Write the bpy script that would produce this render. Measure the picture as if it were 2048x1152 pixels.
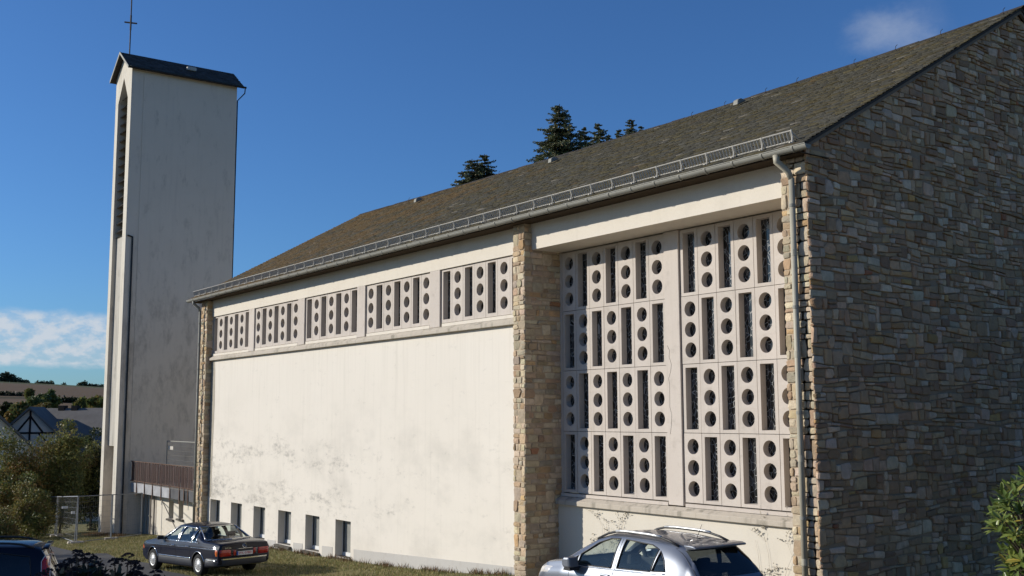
import bpy, bmesh, math, random
import numpy as np
from mathutils import Vector, Matrix
from mathutils.bvhtree import BVHTree

for o in list(bpy.data.objects):
    bpy.data.objects.remove(o, do_unlink=True)
scene = bpy.context.scene
COL = scene.collection
rnd = random.Random(7)
nr = np.random.default_rng(11)

# ---------------------------------------------------------------- camera (eye at the origin of the place)
YAW, PITCH, ROLL, FPX = 0.940200463, 0.118845721, -0.00343313087, 2150.0
fw = Vector((-math.sin(YAW)*math.cos(PITCH), math.cos(YAW)*math.cos(PITCH), math.sin(PITCH)))
rt = Vector((math.cos(YAW), math.sin(YAW), 0.0)); upv = rt.cross(fw)
cr, sr = math.cos(ROLL), math.sin(ROLL)
cam_r = cr*rt + sr*upv; cam_u = -sr*rt + cr*upv
cd = bpy.data.cameras.new('camera'); cam = bpy.data.objects.new('camera', cd); COL.objects.link(cam)
cd.sensor_fit = 'HORIZONTAL'; cd.sensor_width = 36.0; cd.lens = FPX/2048.0*36.0
cd.clip_start = 0.1; cd.clip_end = 9000.0
mw = Matrix.Identity(4)
for i in range(3):
    mw[i][0] = cam_r[i]; mw[i][1] = cam_u[i]; mw[i][2] = -fw[i]
cam.matrix_world = mw
scene.camera = cam

# ---------------------------------------------------------------- sky and sun
SUN_TRAVEL = Vector((0.92, 1.0, -0.522)).normalized()
to_sun = -SUN_TRAVEL
SUN_EL = math.asin(to_sun.z); SUN_AZ = math.atan2(to_sun.x, to_sun.y)
world = bpy.data.worlds.new('World'); scene.world = world; world.use_nodes = True
wt = world.node_tree; wt.nodes.clear()
wo = wt.nodes.new('ShaderNodeOutputWorld'); wb = wt.nodes.new('ShaderNodeBackground')
sk = wt.nodes.new('ShaderNodeTexSky'); sk.sky_type = 'NISHITA'; sk.sun_disc = False
sk.sun_elevation = SUN_EL; sk.sun_rotation = SUN_AZ
sk.altitude = 300.0; sk.air_density = 1.0; sk.dust_density = 0.6; sk.ozone_density = 2.5
wb.inputs['Strength'].default_value = 0.08
# clouds: a low bank along the horizon and a few loose puffs, noise over the view direction
def wn(t, **kw):
    n = wt.nodes.new(t)
    for k, v in kw.items(): setattr(n, k, v)
    return n
def wm(op, a, b=None, clamp=False):
    n = wn('ShaderNodeMath', operation=op); n.use_clamp = clamp
    for i, v in enumerate((a, b)):
        if v is None: continue
        if isinstance(v, (int, float)): n.inputs[i].default_value = v
        else: wt.links.new(v, n.inputs[i])
    return n.outputs[0]
def wmr(v, a, b, c=0.0, d=1.0):
    n = wn('ShaderNodeMapRange'); n.interpolation_type = 'SMOOTHSTEP'
    wt.links.new(v, n.inputs[0])
    for i, x in enumerate((a, b, c, d)): n.inputs[i+1].default_value = x
    return n.outputs[0]
tc = wn('ShaderNodeTexCoord'); nrmv = wn('ShaderNodeVectorMath', operation='NORMALIZE')
wt.links.new(tc.outputs['Generated'], nrmv.inputs[0]); DIR = nrmv.outputs[0]
sep = wn('ShaderNodeSeparateXYZ'); wt.links.new(DIR, sep.inputs[0]); DZ = sep.outputs[2]
def wnoise(scale, detail, stretch, off=(0, 0, 0)):
    mp = wn('ShaderNodeMapping'); mp.inputs['Scale'].default_value = (1, 1, stretch); mp.inputs['Location'].default_value = off
    wt.links.new(DIR, mp.inputs[0]); n = wn('ShaderNodeTexNoise'); n.inputs['Scale'].default_value = scale
    n.inputs['Detail'].default_value = detail; n.inputs['Roughness'].default_value = 0.6
    wt.links.new(mp.outputs[0], n.inputs['Vector']); return n.outputs['Fac']
edge = wnoise(14, 5, 2.2)
dz1 = wm('ADD', DZ, wm('MULTIPLY', wm('SUBTRACT', edge, 0.5), 0.022))
band = wm('MULTIPLY', wmr(dz1, 0.042, 0.050), wmr(dz1, 0.093, 0.083))
tex = wmr(wnoise(62, 7, 2.0, (3.1, 0.4, 1.7)), 0.36, 0.62, 0.35, 1.0)
bank = wm('MULTIPLY', wm('MULTIPLY', band, tex), 0.85)
def puff(d, r0, r1, amt, seed, stretch=1.7):
    dv = Vector(d).normalized(); sub = wn('ShaderNodeVectorMath', operation='SUBTRACT')
    wt.links.new(DIR, sub.inputs[0]); sub.inputs[1].default_value = dv
    mp = wn('ShaderNodeMapping'); mp.inputs['Scale'].default_value = (1, 1, stretch); wt.links.new(sub.outputs[0], mp.inputs[0])
    ln = wn('ShaderNodeVectorMath', operation='LENGTH'); wt.links.new(mp.outputs[0], ln.inputs[0])
    nz = wnoise(16, 6, 1.6, seed)
    dd = wm('ADD', ln.outputs['Value'], wm('MULTIPLY', wm('SUBTRACT', nz, 0.5), 0.09))
    return wm('MULTIPLY', wmr(dd, r1, r0), amt)
def pxdir(x, y):
    return (fw + cam_r*((x-1024)/FPX) - cam_u*((y-576)/FPX)).normalized()
clouds = bank
for d, r0, r1, a, s in ((pxdir(1788, 66), -0.012, 0.05, 0.34, (1.3, 2.2, 0.1)), (pxdir(1850, 40), -0.02, 0.042, 0.10, (4.3, 1.2, 0.7)),):
    clouds = wm('MAXIMUM', clouds, puff(d, r0, r1, a, s))
mixc = wn('ShaderNodeMix', data_type='RGBA')
wt.links.new(clouds, mixc.inputs['Factor']); 
tint = wn('ShaderNodeMix', data_type='RGBA', blend_type='MULTIPLY'); tint.inputs['Factor'].default_value = 1.0; tint.clamp_result = False
wt.links.new(sk.outputs[0], tint.inputs['A']); tint.inputs['B'].default_value = (0.55, 0.95, 1.47, 1)     # camera white balance: a deep clear blue all over
wt.links.new(tint.outputs['Result'], mixc.inputs['A']); mixc.inputs['B'].default_value = (7.8, 8.3, 9.0, 1)
wt.links.new(mixc.outputs['Result'], wb.inputs['Color']); wt.links.new(wb.outputs[0], wo.inputs[0])

sd = bpy.data.lights.new('sun', 'SUN'); sun = bpy.data.objects.new('sun', sd); COL.objects.link(sun)
sd.energy = 5.0; sd.angle = math.radians(0.53); sd.color = (1.0, 0.94, 0.84)
sun.rotation_euler = SUN_TRAVEL.to_track_quat('-Z', 'Y').to_euler(); sun.location = (-20, -20, 30)
scene.view_settings.view_transform = 'Standard'; scene.view_settings.look = 'None'
scene.view_settings.gamma = 1.0; scene.view_settings.exposure = 0.0
scene.render.engine = 'CYCLES'
scene.cycles.max_bounces = 6; scene.cycles.diffuse_bounces = 3; scene.cycles.glossy_bounces = 3; scene.cycles.transmission_bounces = 4
scene.cycles.transparent_max_bounces = 8; scene.cycles.use_adaptive_sampling = True; scene.cycles.adaptive_threshold = 0.02
world.cycles.sampling_method = 'MANUAL'; world.cycles.sample_map_resolution = 512
scene.render.resolution_x = 1024; scene.render.resolution_y = 576

# ---------------------------------------------------------------- helpers
def empty(name, loc, label, cat, group=None, rz=0.0):
    o = bpy.data.objects.new(name, None); COL.objects.link(o); o.location = loc; o.rotation_euler = (0, 0, rz)
    o.empty_display_size = 0.3; tag(o, label, cat, group); return o
def tag(o, label=None, cat=None, group=None, kind=None):
    for k, v in (('label', label), ('category', cat), ('group', group), ('kind', kind)):
        if v: o[k] = v
    return o
def attach(o, parent, local=False):
    if parent is None: return
    o.parent = parent
    if not local and parent.type == 'EMPTY':
        o.matrix_parent_inverse = Matrix.Translation(-Vector(parent.location))
def mesh(name, V, F, mat, parent=None, smooth=False, cols=None, local=False, kind=None, label=None):
    me = bpy.data.meshes.new(name)
    me.from_pydata([tuple(v) for v in V] if not isinstance(V, np.ndarray) else V.tolist(), [], F if not isinstance(F, np.ndarray) else F.tolist())
    if cols is not None:   # per-face colours
        ca = me.color_attributes.new('Col', 'FLOAT_COLOR', 'CORNER')
        tot = np.empty(len(me.polygons), dtype=np.int32); me.polygons.foreach_get('loop_total', tot)
        c = np.asarray(cols, dtype=np.float32)
        if c.shape[1] == 3: c = np.hstack([c, np.ones((len(c), 1), np.float32)])
        ca.data.foreach_set('color', np.repeat(c, tot, axis=0).ravel())
    if smooth: me.polygons.foreach_set('use_smooth', [True]*len(me.polygons))
    me.update()
    if mat is not None: me.materials.append(mat)
    return place(name, me, parent, local, kind, label)
def place(name, me, parent=None, local=False, kind=None, label=None, loc=None, rot=None):
    o = bpy.data.objects.new(name, me); COL.objects.link(o)
    if loc is not None: o.location = loc
    if rot is not None: o.rotation_euler = rot
    attach(o, parent, local)
    if kind: o['kind'] = kind
    if label: o['label'] = label
    return o
class MB:
    """collects simple shapes for one mesh"""
    def __init__(s): s.V = []; s.F = []
    def add(s, V, F):
        n = len(s.V); s.V += [tuple(v) for v in V]; s.F += [tuple(i+n for i in f) for f in F]; return s
    def box(s, x0, x1, y0, y1, z0, z1):
        return s.add([(x0,y0,z0),(x1,y0,z0),(x1,y1,z0),(x0,y1,z0),(x0,y0,z1),(x1,y0,z1),(x1,y1,z1),(x0,y1,z1)],
                     [(0,3,2,1),(4,5,6,7),(0,1,5,4),(1,2,6,5),(2,3,7,6),(3,0,4,7)])
    def tube(s, pts, r, n=8, caps=True, r2=None):
        pts = [Vector(p) for p in pts]; rings = []
        t0 = (pts[1]-pts[0]).normalized(); a = Vector((0,0,1)) if abs(t0.z) < 0.9 else Vector((1,0,0))
        u = t0.cross(a).normalized()
        for i, p in enumerate(pts):
            t = (pts[min(i+1, len(pts)-1)]-pts[max(i-1, 0)]).normalized()
            u = (u-t*u.dot(t)).normalized(); w = t.cross(u)
            rr = r if r2 is None else r+(r2-r)*i/(len(pts)-1)
            rings.append([p+(u*math.cos(k*2*math.pi/n)+w*math.sin(k*2*math.pi/n))*rr for k in range(n)])
        V = [v for g in rings for v in g]; F = []
        for i in range(len(pts)-1):
            for k in range(n):
                F.append((i*n+k, i*n+(k+1) % n, (i+1)*n+(k+1) % n, (i+1)*n+k))
        if caps: F += [tuple(range(n))[::-1], tuple((len(pts)-1)*n+k for k in range(n))]
        return s.add(V, F)
    def prism(s, prof, axis, a, b):
        """prof: closed polygon in the two other axes (in xyz order), extruded from a to b along axis"""
        n = len(prof); V = []
        for c in (a, b):
            for p in prof:
                q = list(p); q.insert(axis, c); V.append(tuple(q))
        F = [tuple(range(n)), tuple(range(2*n-1, n-1, -1))] + [(i, i+n, (i+1) % n+n, (i+1) % n) for i in range(n)]
        return s.add(V, F)
    def obj(s, name, mat, parent=None, smooth=False, **k):
        return fixn(mesh(name, s.V, s.F, mat, parent, smooth, **k))
def fixn(o):
    bm = bmesh.new(); bm.from_mesh(o.data); bmesh.ops.recalc_face_normals(bm, faces=bm.faces); bm.to_mesh(o.data); bm.free(); return o
def bevel(o, w=0.01, seg=1):
    bm = bmesh.new(); bm.from_mesh(o.data)
    bmesh.ops.bevel(bm, geom=[e for e in bm.edges if len(e.link_faces) == 2 and e.calc_face_angle(0) > 0.6], offset=w, segments=seg, affect='EDGES', profile=0.5)
    bm.to_mesh(o.data); bm.free(); return o
def box(name, x0, x1, y0, y1, z0, z1, mat, parent=None, bev=0.0, **k):
    o = MB().box(x0, x1, y0, y1, z0, z1).obj(name, mat, parent, **k)
    return bevel(o, bev) if bev else o

# ---------------------------------------------------------------- materials
class NT:
    def __init__(s, name):
        s.m = bpy.data.materials.new(name); s.m.use_nodes = True; s.t = s.m.node_tree
        s.b = s.t.nodes['Principled BSDF']; s.out = s.t.nodes['Material Output']
    def n(s, t, **kw):
        x = s.t.nodes.new(t)
        for k, v in kw.items(): setattr(x, k, v)
        return x
    def link(s, a, b): s.t.links.new(a, b)
    def put(s, sock, v):
        if isinstance(v, (int, float)): sock.default_value = v
        elif isinstance(v, (tuple, list)): sock.default_value = (*v, 1.0) if len(v) == 3 and sock.type == 'RGBA' else v
        else: s.link(v, sock)
    def pos(s): return s.n('ShaderNodeNewGeometry').outputs['Position']
    def objc(s): return s.n('ShaderNodeTexCoord').outputs['Object']
    def map(s, v, scale=(1,1,1), rot=(0,0,0), loc=(0,0,0)):
        m = s.n('ShaderNodeMapping'); m.inputs['Scale'].default_value = scale; m.inputs['Rotation'].default_value = rot; m.inputs['Location'].default_value = loc
        s.link(v, m.inputs[0]); return m.outputs[0]
    def noise(s, v, scale, detail=4, rough=0.55, dist=0.0):
        x = s.n('ShaderNodeTexNoise'); x.inputs['Scale'].default_value = scale; x.inputs['Detail'].default_value = detail
        x.inputs['Roughness'].default_value = rough; x.inputs['Distortion'].default_value = dist; s.link(v, x.inputs['Vector']); return x.outputs['Fac']
    def voro(s, v, scale, feat='F1', out='Distance', rand=1.0):
        x = s.n('ShaderNodeTexVoronoi', feature=feat); x.inputs['Scale'].default_value = scale; x.inputs['Randomness'].default_value = rand; s.link(v, x.inputs['Vector']); return x.outputs[out]
    def mr(s, v, a, b, c=0.0, d=1.0):
        x = s.n('ShaderNodeMapRange'); x.interpolation_type = 'SMOOTHSTEP'; s.put(x.inputs[0], v)
        for i, q in enumerate((a, b, c, d)): x.inputs[i+1].default_value = q
        return x.outputs[0]
    def mth(s, op, a, b=0.0):
        x = s.n('ShaderNodeMath', operation=op); s.put(x.inputs[0], a); s.put(x.inputs[1], b); return x.outputs[0]
    def mix(s, f, a, b, blend='MIX'):
        x = s.n('ShaderNodeMix', data_type='RGBA', blend_type=blend); s.put(x.inputs['Factor'], f); s.put(x.inputs['A'], a); s.put(x.inputs['B'], b); return x.outputs['Result']
    def sepz(s, v, i=2):
        x = s.n('ShaderNodeSeparateXYZ'); s.link(v, x.inputs[0]); return x.outputs[i]
    def attr(s, name='Col'):
        return s.n('ShaderNodeVertexColor', layer_name=name).outputs[0]
    def rand(s): return s.n('ShaderNodeObjectInfo').outputs['Random']
    def bump(s, h, strength=0.3, dist=0.02):
        x = s.n('ShaderNodeBump'); x.inputs['Strength'].default_value = strength; x.inputs['Distance'].default_value = dist
        s.link(h, x.inputs['Height']); s.link(x.outputs[0], s.b.inputs['Normal'])
    def fin(s, col, rough=0.85, spec=0.25, metal=0.0, coat=0.0):
        s.put(s.b.inputs['Base Color'], col); s.put(s.b.inputs['Roughness'], rough); s.b.inputs['Specular IOR Level'].default_value = spec
        s.b.inputs['Metallic'].default_value = metal; s.b.inputs['Coat Weight'].default_value = coat; s.b.inputs['Coat Roughness'].default_value = 0.03
        return s.m
def plain(name, col, rough=0.6, spec=0.3, metal=0.0, coat=0.0, var=0.25, scale=6.0, bmp=0.0):
    k = NT(name); p = k.objc(); n = k.noise(p, scale, 5)
    c = k.mix(n, tuple(x*(1-var) for x in col), tuple(min(1, x*(1+var)) for x in col))
    if bmp: k.bump(k.noise(p, scale*12, 3), bmp, 0.01)
    return k.fin(c, k.mr(n, 0.2, 0.8, max(0.02, rough-0.08), min(1, rough+0.08)), spec, metal, coat)

MAT = {}
def stucco_white():
    k = NT('white_render'); p = k.pos(); x = k.sepz(p, 0); z = k.sepz(p, 2)
    big = k.noise(k.map(p, (1, 1, 1)), 0.35, 4); fine = k.noise(p, 26, 5)
    base = k.mix(big, (0.655, 0.605, 0.525), (0.715, 0.665, 0.585))
    base = k.mix(k.mr(fine, 0.35, 0.75, 0, 0.18), base, (0.66, 0.61, 0.53))
    # rain streaks
    st = k.noise(k.map(p, (7, 7, 0.35)), 1.0, 4); base = k.mix(k.mr(st, 0.50, 0.8, 0, 0.24), base, (0.50, 0.46, 0.39))
    drip = k.mth('MULTIPLY', k.mr(k.noise(k.map(p, (11, 11, 0.22), loc=(2, 0, 5)), 1.0, 5, 0.6), 0.48, 0.72), k.mr(z, -0.2, 2.5)); base = k.mix(k.mth('MULTIPLY', drip, 0.16), base, (0.42, 0.385, 0.32))
    grime = k.mth('MULTIPLY', k.mr(k.noise(k.map(p, (0.5, 1, 0.8), loc=(9, 0, 2)), 1.1, 7, 0.66), 0.42, 0.75), k.mr(z, 2.0, -1.5)); base = k.mix(k.mth('MULTIPLY', grime, 0.34), base, (0.40, 0.375, 0.33))
    # black mould clouds: broad patches broken into flecks
    patch = k.noise(k.map(p, (0.40, 1, 1.5), loc=(3.7, 0, 1.1)), 0.9, 6, 0.62)
    flecks = k.noise(k.map(p, (1.0, 1, 2.0)), 2.6, 10, 0.74)
    zone = k.mth('MULTIPLY', k.mr(z, 0.8, -1.8), k.mth('ADD', k.mth('MULTIPLY', k.mr(x, -26, -38), 0.8), 0.2))
    band1 = k.mth('ADD', k.mr(k.mth('ABSOLUTE', k.mth('ADD', z, 2.9)), 0.9, 0.1), k.mr(k.mth('ABSOLUTE', k.mth('ADD', z, 1.35)), 0.8, 0.05))
    amt = k.mth('MULTIPLY', zone, k.mth('ADD', k.mth('MULTIPLY', band1, 0.14), k.mth('MULTIPLY', k.mth('SUBTRACT', patch, 0.5), 0.9)))
    mould = k.mr(k.mth('ADD', flecks, amt), 0.565, 0.95, 0, 0.72)
    base = k.mix(mould, base, (0.16, 0.15, 0.135))
    spots = k.mr(k.mth('ADD', k.noise(k.map(p, (1.2, 1, 1.0)), 9.0, 4, 0.7), k.mth('MULTIPLY', zone, 0.06)), 0.69, 0.78, 0, 0.55)
    base = k.mix(spots, base, (0.2, 0.19, 0.17))
    k.bump(k.noise(p, 60, 4), 0.25, 0.01)
    return k.fin(base, 0.9, 0.15)
MAT['white'] = stucco_white()
def concrete(name, a, b, dirt=(0.25,0.22,0.18), dirtamt=0.3, dscale=1.4, streak=0.3, bmp=0.2, piece=0.0):
    k = NT(name); p = k.pos(); base = k.mix(k.noise(p, 0.9, 5), a, b)
    if piece: base = k.mix(k.mth('MULTIPLY', k.rand(), piece), base, tuple(x*0.62 for x in a))
    base = k.mix(k.mr(k.noise(p, 30, 4), 0.4, 0.8, 0, 0.2), base, tuple(x*0.7 for x in a))
    base = k.mix(k.mr(k.noise(p, dscale, 7, 0.65), 0.52, 0.78, 0, dirtamt), base, dirt)
    base = k.mix(k.mr(k.noise(k.map(p, (5, 5, 0.28)), 1.0, 5, 0.6), 0.5, 0.8, 0, streak), base, dirt)
    k.bump(k.noise(p, 45, 4), bmp, 0.01)
    return k.fin(base, 0.88, 0.2)
def tower_mat():
    k = NT('grey_white_tower_render'); p = k.pos(); z = k.sepz(p, 2)
    base = k.mix(k.noise(p, 0.7, 6, 0.6), (0.58,0.52,0.43), (0.66,0.595,0.50))
    st = k.noise(k.map(p, (2.6, 2.6, 1.1)), 0.8, 9, 0.68)
    amt = k.mth('MULTIPLY', k.mth('SUBTRACT', 1.0, k.mr(z, 3, 13)), 0.10)
    base = k.mix(k.mr(k.mth('ADD', st, amt), 0.54, 0.80, 0, 0.5), base, (0.25,0.22,0.18))
    base = k.mix(k.mr(k.noise(k.map(p, (6, 6, 0.3)), 1.0, 4), 0.5, 0.8, 0, 0.15), base, (0.3,0.28,0.25))
    k.bump(k.noise(p, 45, 4), 0.2, 0.01); return k.fin(base, 0.9, 0.15)
MAT['fascia'] = concrete('cream_painted_concrete', (0.62,0.56,0.47), (0.70,0.64,0.545), (0.35,0.31,0.25), 0.15, 1.0, 0.15)
MAT['block'] = concrete('pink_grey_concrete_block', (0.52,0.46,0.40), (0.60,0.535,0.47), (0.26,0.225,0.18), 0.35, 2.6, 0.28, 0.2, 0.22)
MAT['ledge'] = concrete('weathered_ledge_concrete', (0.42,0.37,0.30), (0.54,0.48,0.40), (0.09,0.085,0.06), 0.95, 1.6, 0.75)
MAT['lowwall'] = concrete('cream_render', (0.60,0.55,0.46), (0.66,0.61,0.52), (0.4,0.36,0.3), 0.12, 1.1, 0.1)
MAT['plinth'] = concrete('grey_plinth_render', (0.44,0.42,0.39), (0.52,0.50,0.46), (0.30,0.24,0.18), 0.4, 1.8, 0.3)
MAT['peel'] = concrete('peeling_render', (0.26,0.235,0.185), (0.50,0.455,0.37), (0.14,0.125,0.10), 0.8, 3.0, 0.3)
MAT['tower'] = tower_mat()
MAT['towerlit'] = concrete('sunlit_pier_render', (0.56,0.52,0.44), (0.64,0.59,0.50), (0.22,0.2,0.16), 0.4, 0.9, 0.5)
MAT['board'] = concrete('stained_shutter_concrete', (0.40,0.37,0.32), (0.50,0.47,0.41), (0.16,0.15,0.12), 0.6, 1.2, 0.8)
def stone_mat():
    k = NT('rubble_stone'); p = k.pos(); c = k.attr()
    v = k.noise(p, 7, 6, 0.65); f = k.noise(p, 38, 4, 0.7)
    c1 = k.mix(k.mr(v, 0.25, 0.75), k.mix(0.38, c, (0.12,0.10,0.08)), c)
    c1 = k.mix(k.mr(f, 0.55, 0.8, 0, 0.35), c1, (0.52,0.47,0.38))
    c1 = k.mix(k.mr(k.noise(p, 2.2, 5), 0.60, 0.8, 0, 0.4), c1, (0.12,0.105,0.085))
    h = k.mth('ADD', k.noise(p, 14, 6, 0.7), k.mth('MULTIPLY', f, 0.4)); k.bump(h, 0.7, 0.03)
    return k.fin(c1, 0.9, 0.2)
MAT['stone'] = stone_mat()
MAT['piermortar'] = plain('pale_pier_mortar', (0.42,0.335,0.24), 0.95, 0.1, var=0.25, scale=3.0, bmp=0.4)
MAT['mortar'] = plain('sandy_mortar', (0.30,0.225,0.155), 0.95, 0.1, var=0.3, scale=3.0, bmp=0.4)
def slate_mat():
    k = NT('lichened_slate'); p = k.pos(); c = k.attr()
    v = k.noise(p, 0.45, 5, 0.6); x = k.sepz(p, 0)
    lich = k.mr(k.mth('ADD', k.noise(p, 0.9, 8, 0.7), k.mth('MULTIPLY', k.mr(x, -24, -42), 0.20)), 0.56, 0.74, 0, 0.85)
    c1 = k.mix(lich, c, (0.135, 0.085, 0.033))
    c1 = k.mix(k.mr(k.noise(k.map(p, loc=(7, 3, 1)), 1.7, 7, 0.7), 0.50, 0.75, 0, 0.6), c1, (0.082,0.078,0.048))
    c1 = k.mix(k.mr(k.noise(p, 9, 5, 0.7), 0.60, 0.78, 0, 0.4), c1, (0.16,0.15,0.12))
    k.bump(k.noise(p, 40, 4), 0.3, 0.01)
    return k.fin(c1, 0.82, 0.25)
MAT['slate'] = slate_mat()
MAT['slate_dark'] = plain('dark_tower_slate', (0.055,0.047,0.040), 0.8, 0.15, var=0.4, scale=3, bmp=0.3)
MAT['zinc'] = plain('weathered_zinc', (0.235,0.23,0.20), 0.68, 0.3, 0.1, var=0.25, scale=2.5)
MAT['zincpipe'] = plain('dull_zinc_pipe', (0.36,0.335,0.265), 0.6, 0.3, 0.1, var=0.3, scale=1.8)
MAT['verge'] = plain('weathered_verge_board', (0.19,0.155,0.12), 0.9, 0.05, var=0.3)
MAT['galv'] = plain('galvanised_steel', (0.47,0.445,0.39), 0.65, 0.3, 0.1, var=0.2, scale=9)
MAT['dark'] = plain('dark_timber_soffit', (0.070,0.052,0.036), 0.9, 0.05, var=0.3)
MAT['black'] = plain('black_pipe_paint', (0.016,0.016,0.018), 0.4, 0.4, var=0.2)
MAT['iron'] = plain('rusty_iron', (0.05,0.042,0.038), 0.7, 0.3, 0.2, var=0.4)
MAT['pvc'] = plain('white_window_frame', (0.72,0.72,0.70), 0.4, 0.4, var=0.08)
MAT['sillstone'] = plain('mossy_dark_sill', (0.10,0.09,0.075), 0.9, 0.2, var=0.5, scale=9, bmp=0.5)
def leaded():
    k = NT('leaded_glass'); p = k.pos(); q = k.map(p, (1, 0.0, 0.6))
    d = k.voro(q, 10.0, 'DISTANCE_TO_EDGE'); ci = k.voro(q, 10.0, 'F1', 'Color'); g = k.sepz(ci, 0)
    glass = k.mix(k.mr(g, 0.45, 0.9), (0.012,0.013,0.014), (0.05,0.052,0.056))
    line = k.mr(d, 0.034, 0.012); c = k.mix(line, glass, (0.30,0.30,0.285))
    return k.fin(c, k.mix(line, (0.12,)*3, (0.7,)*3), 0.5)
MAT['leaded'] = leaded()
def dark_glass(name, col=(0.02,0.022,0.022), rough=0.06):
    k = NT(name); return k.fin(k.mix(k.noise(k.objc(), 3), col, tuple(c*1.6 for c in col)), rough, 0.5)
MAT['pane'] = dark_glass('window_pane', (0.030,0.034,0.034), 0.10); MAT['frost'] = dark_glass('dusty_window_pane', (0.19,0.19,0.175), 0.35)
# ---------------------------------------------------------------- terrain height
GX = [-900,-300,-150,-90,-57,-45,-38,-32,-29,-26,-23,-19,-14,-8,0,30,300]
GZ = [-30,-22,-13,-8.2,-5.95,-5.2,-4.82,-4.64,-4.52,-4.34,-4.08,-3.85,-3.66,-3.3,-2.95,-2.4,-2.0]
def gz(x, y): return float(np.interp(x, GX, GZ))
def ray(px, py): return fw + cam_r*((px-1024)/FPX) - cam_u*((py-576)/FPX)
def on_ground(px, py):
    d = ray(px, py); k = 10.0
    for i in range(60): k = 0.5*k + 0.5*(gz(d.x*k, d.y*k)/d.z)
    return Vector((d.x*k, d.y*k, gz(d.x*k, d.y*k)))

# ---------------------------------------------------------------- rubble masonry
PAL_GABLE = [((0.514, 0.328, 0.185), 6), ((0.443, 0.291, 0.168), 5), ((0.571, 0.394, 0.246), 4), ((0.671, 0.495, 0.336), 2.5), ((0.614, 0.476, 0.342), 2.5), ((0.528, 0.313, 0.123), 0.5), ((0.372, 0.232, 0.134), 3), ((0.457, 0.175, 0.078), 0.12)]
PAL_PIER = [((0.565, 0.455, 0.308), 6), ((0.522, 0.39, 0.242), 4), ((0.5, 0.42, 0.304), 4), ((0.63, 0.52, 0.361), 5), ((0.543, 0.36, 0.185), 1.3), ((0.445, 0.31, 0.189), 1.5), ((0.456, 0.22, 0.106), 0.2)]
def pick(pal, r):
    t = r.random()*sum(w for c, w in pal)
    for c, w in pal:
        t -= w
        if t <= 0: break
    f = r.uniform(0.74, 1.22); return tuple(x*f*r.uniform(0.95, 1.05) for x in c)
def clip(poly, a, b, c):     # keep a*u+b*v<=c
    out = []
    for i in range(len(poly)):
        p, q = poly[i], poly[(i+1) % len(poly)]
        dp, dq = a*p[0]+b*p[1]-c, a*q[0]+b*q[1]-c
        if dp <= 0: out.append(p)
        if dp*dq < 0:
            t = dp/(dp-dq); out.append((p[0]+(q[0]-p[0])*t, p[1]+(q[1]-p[1])*t))
    return out
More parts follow.
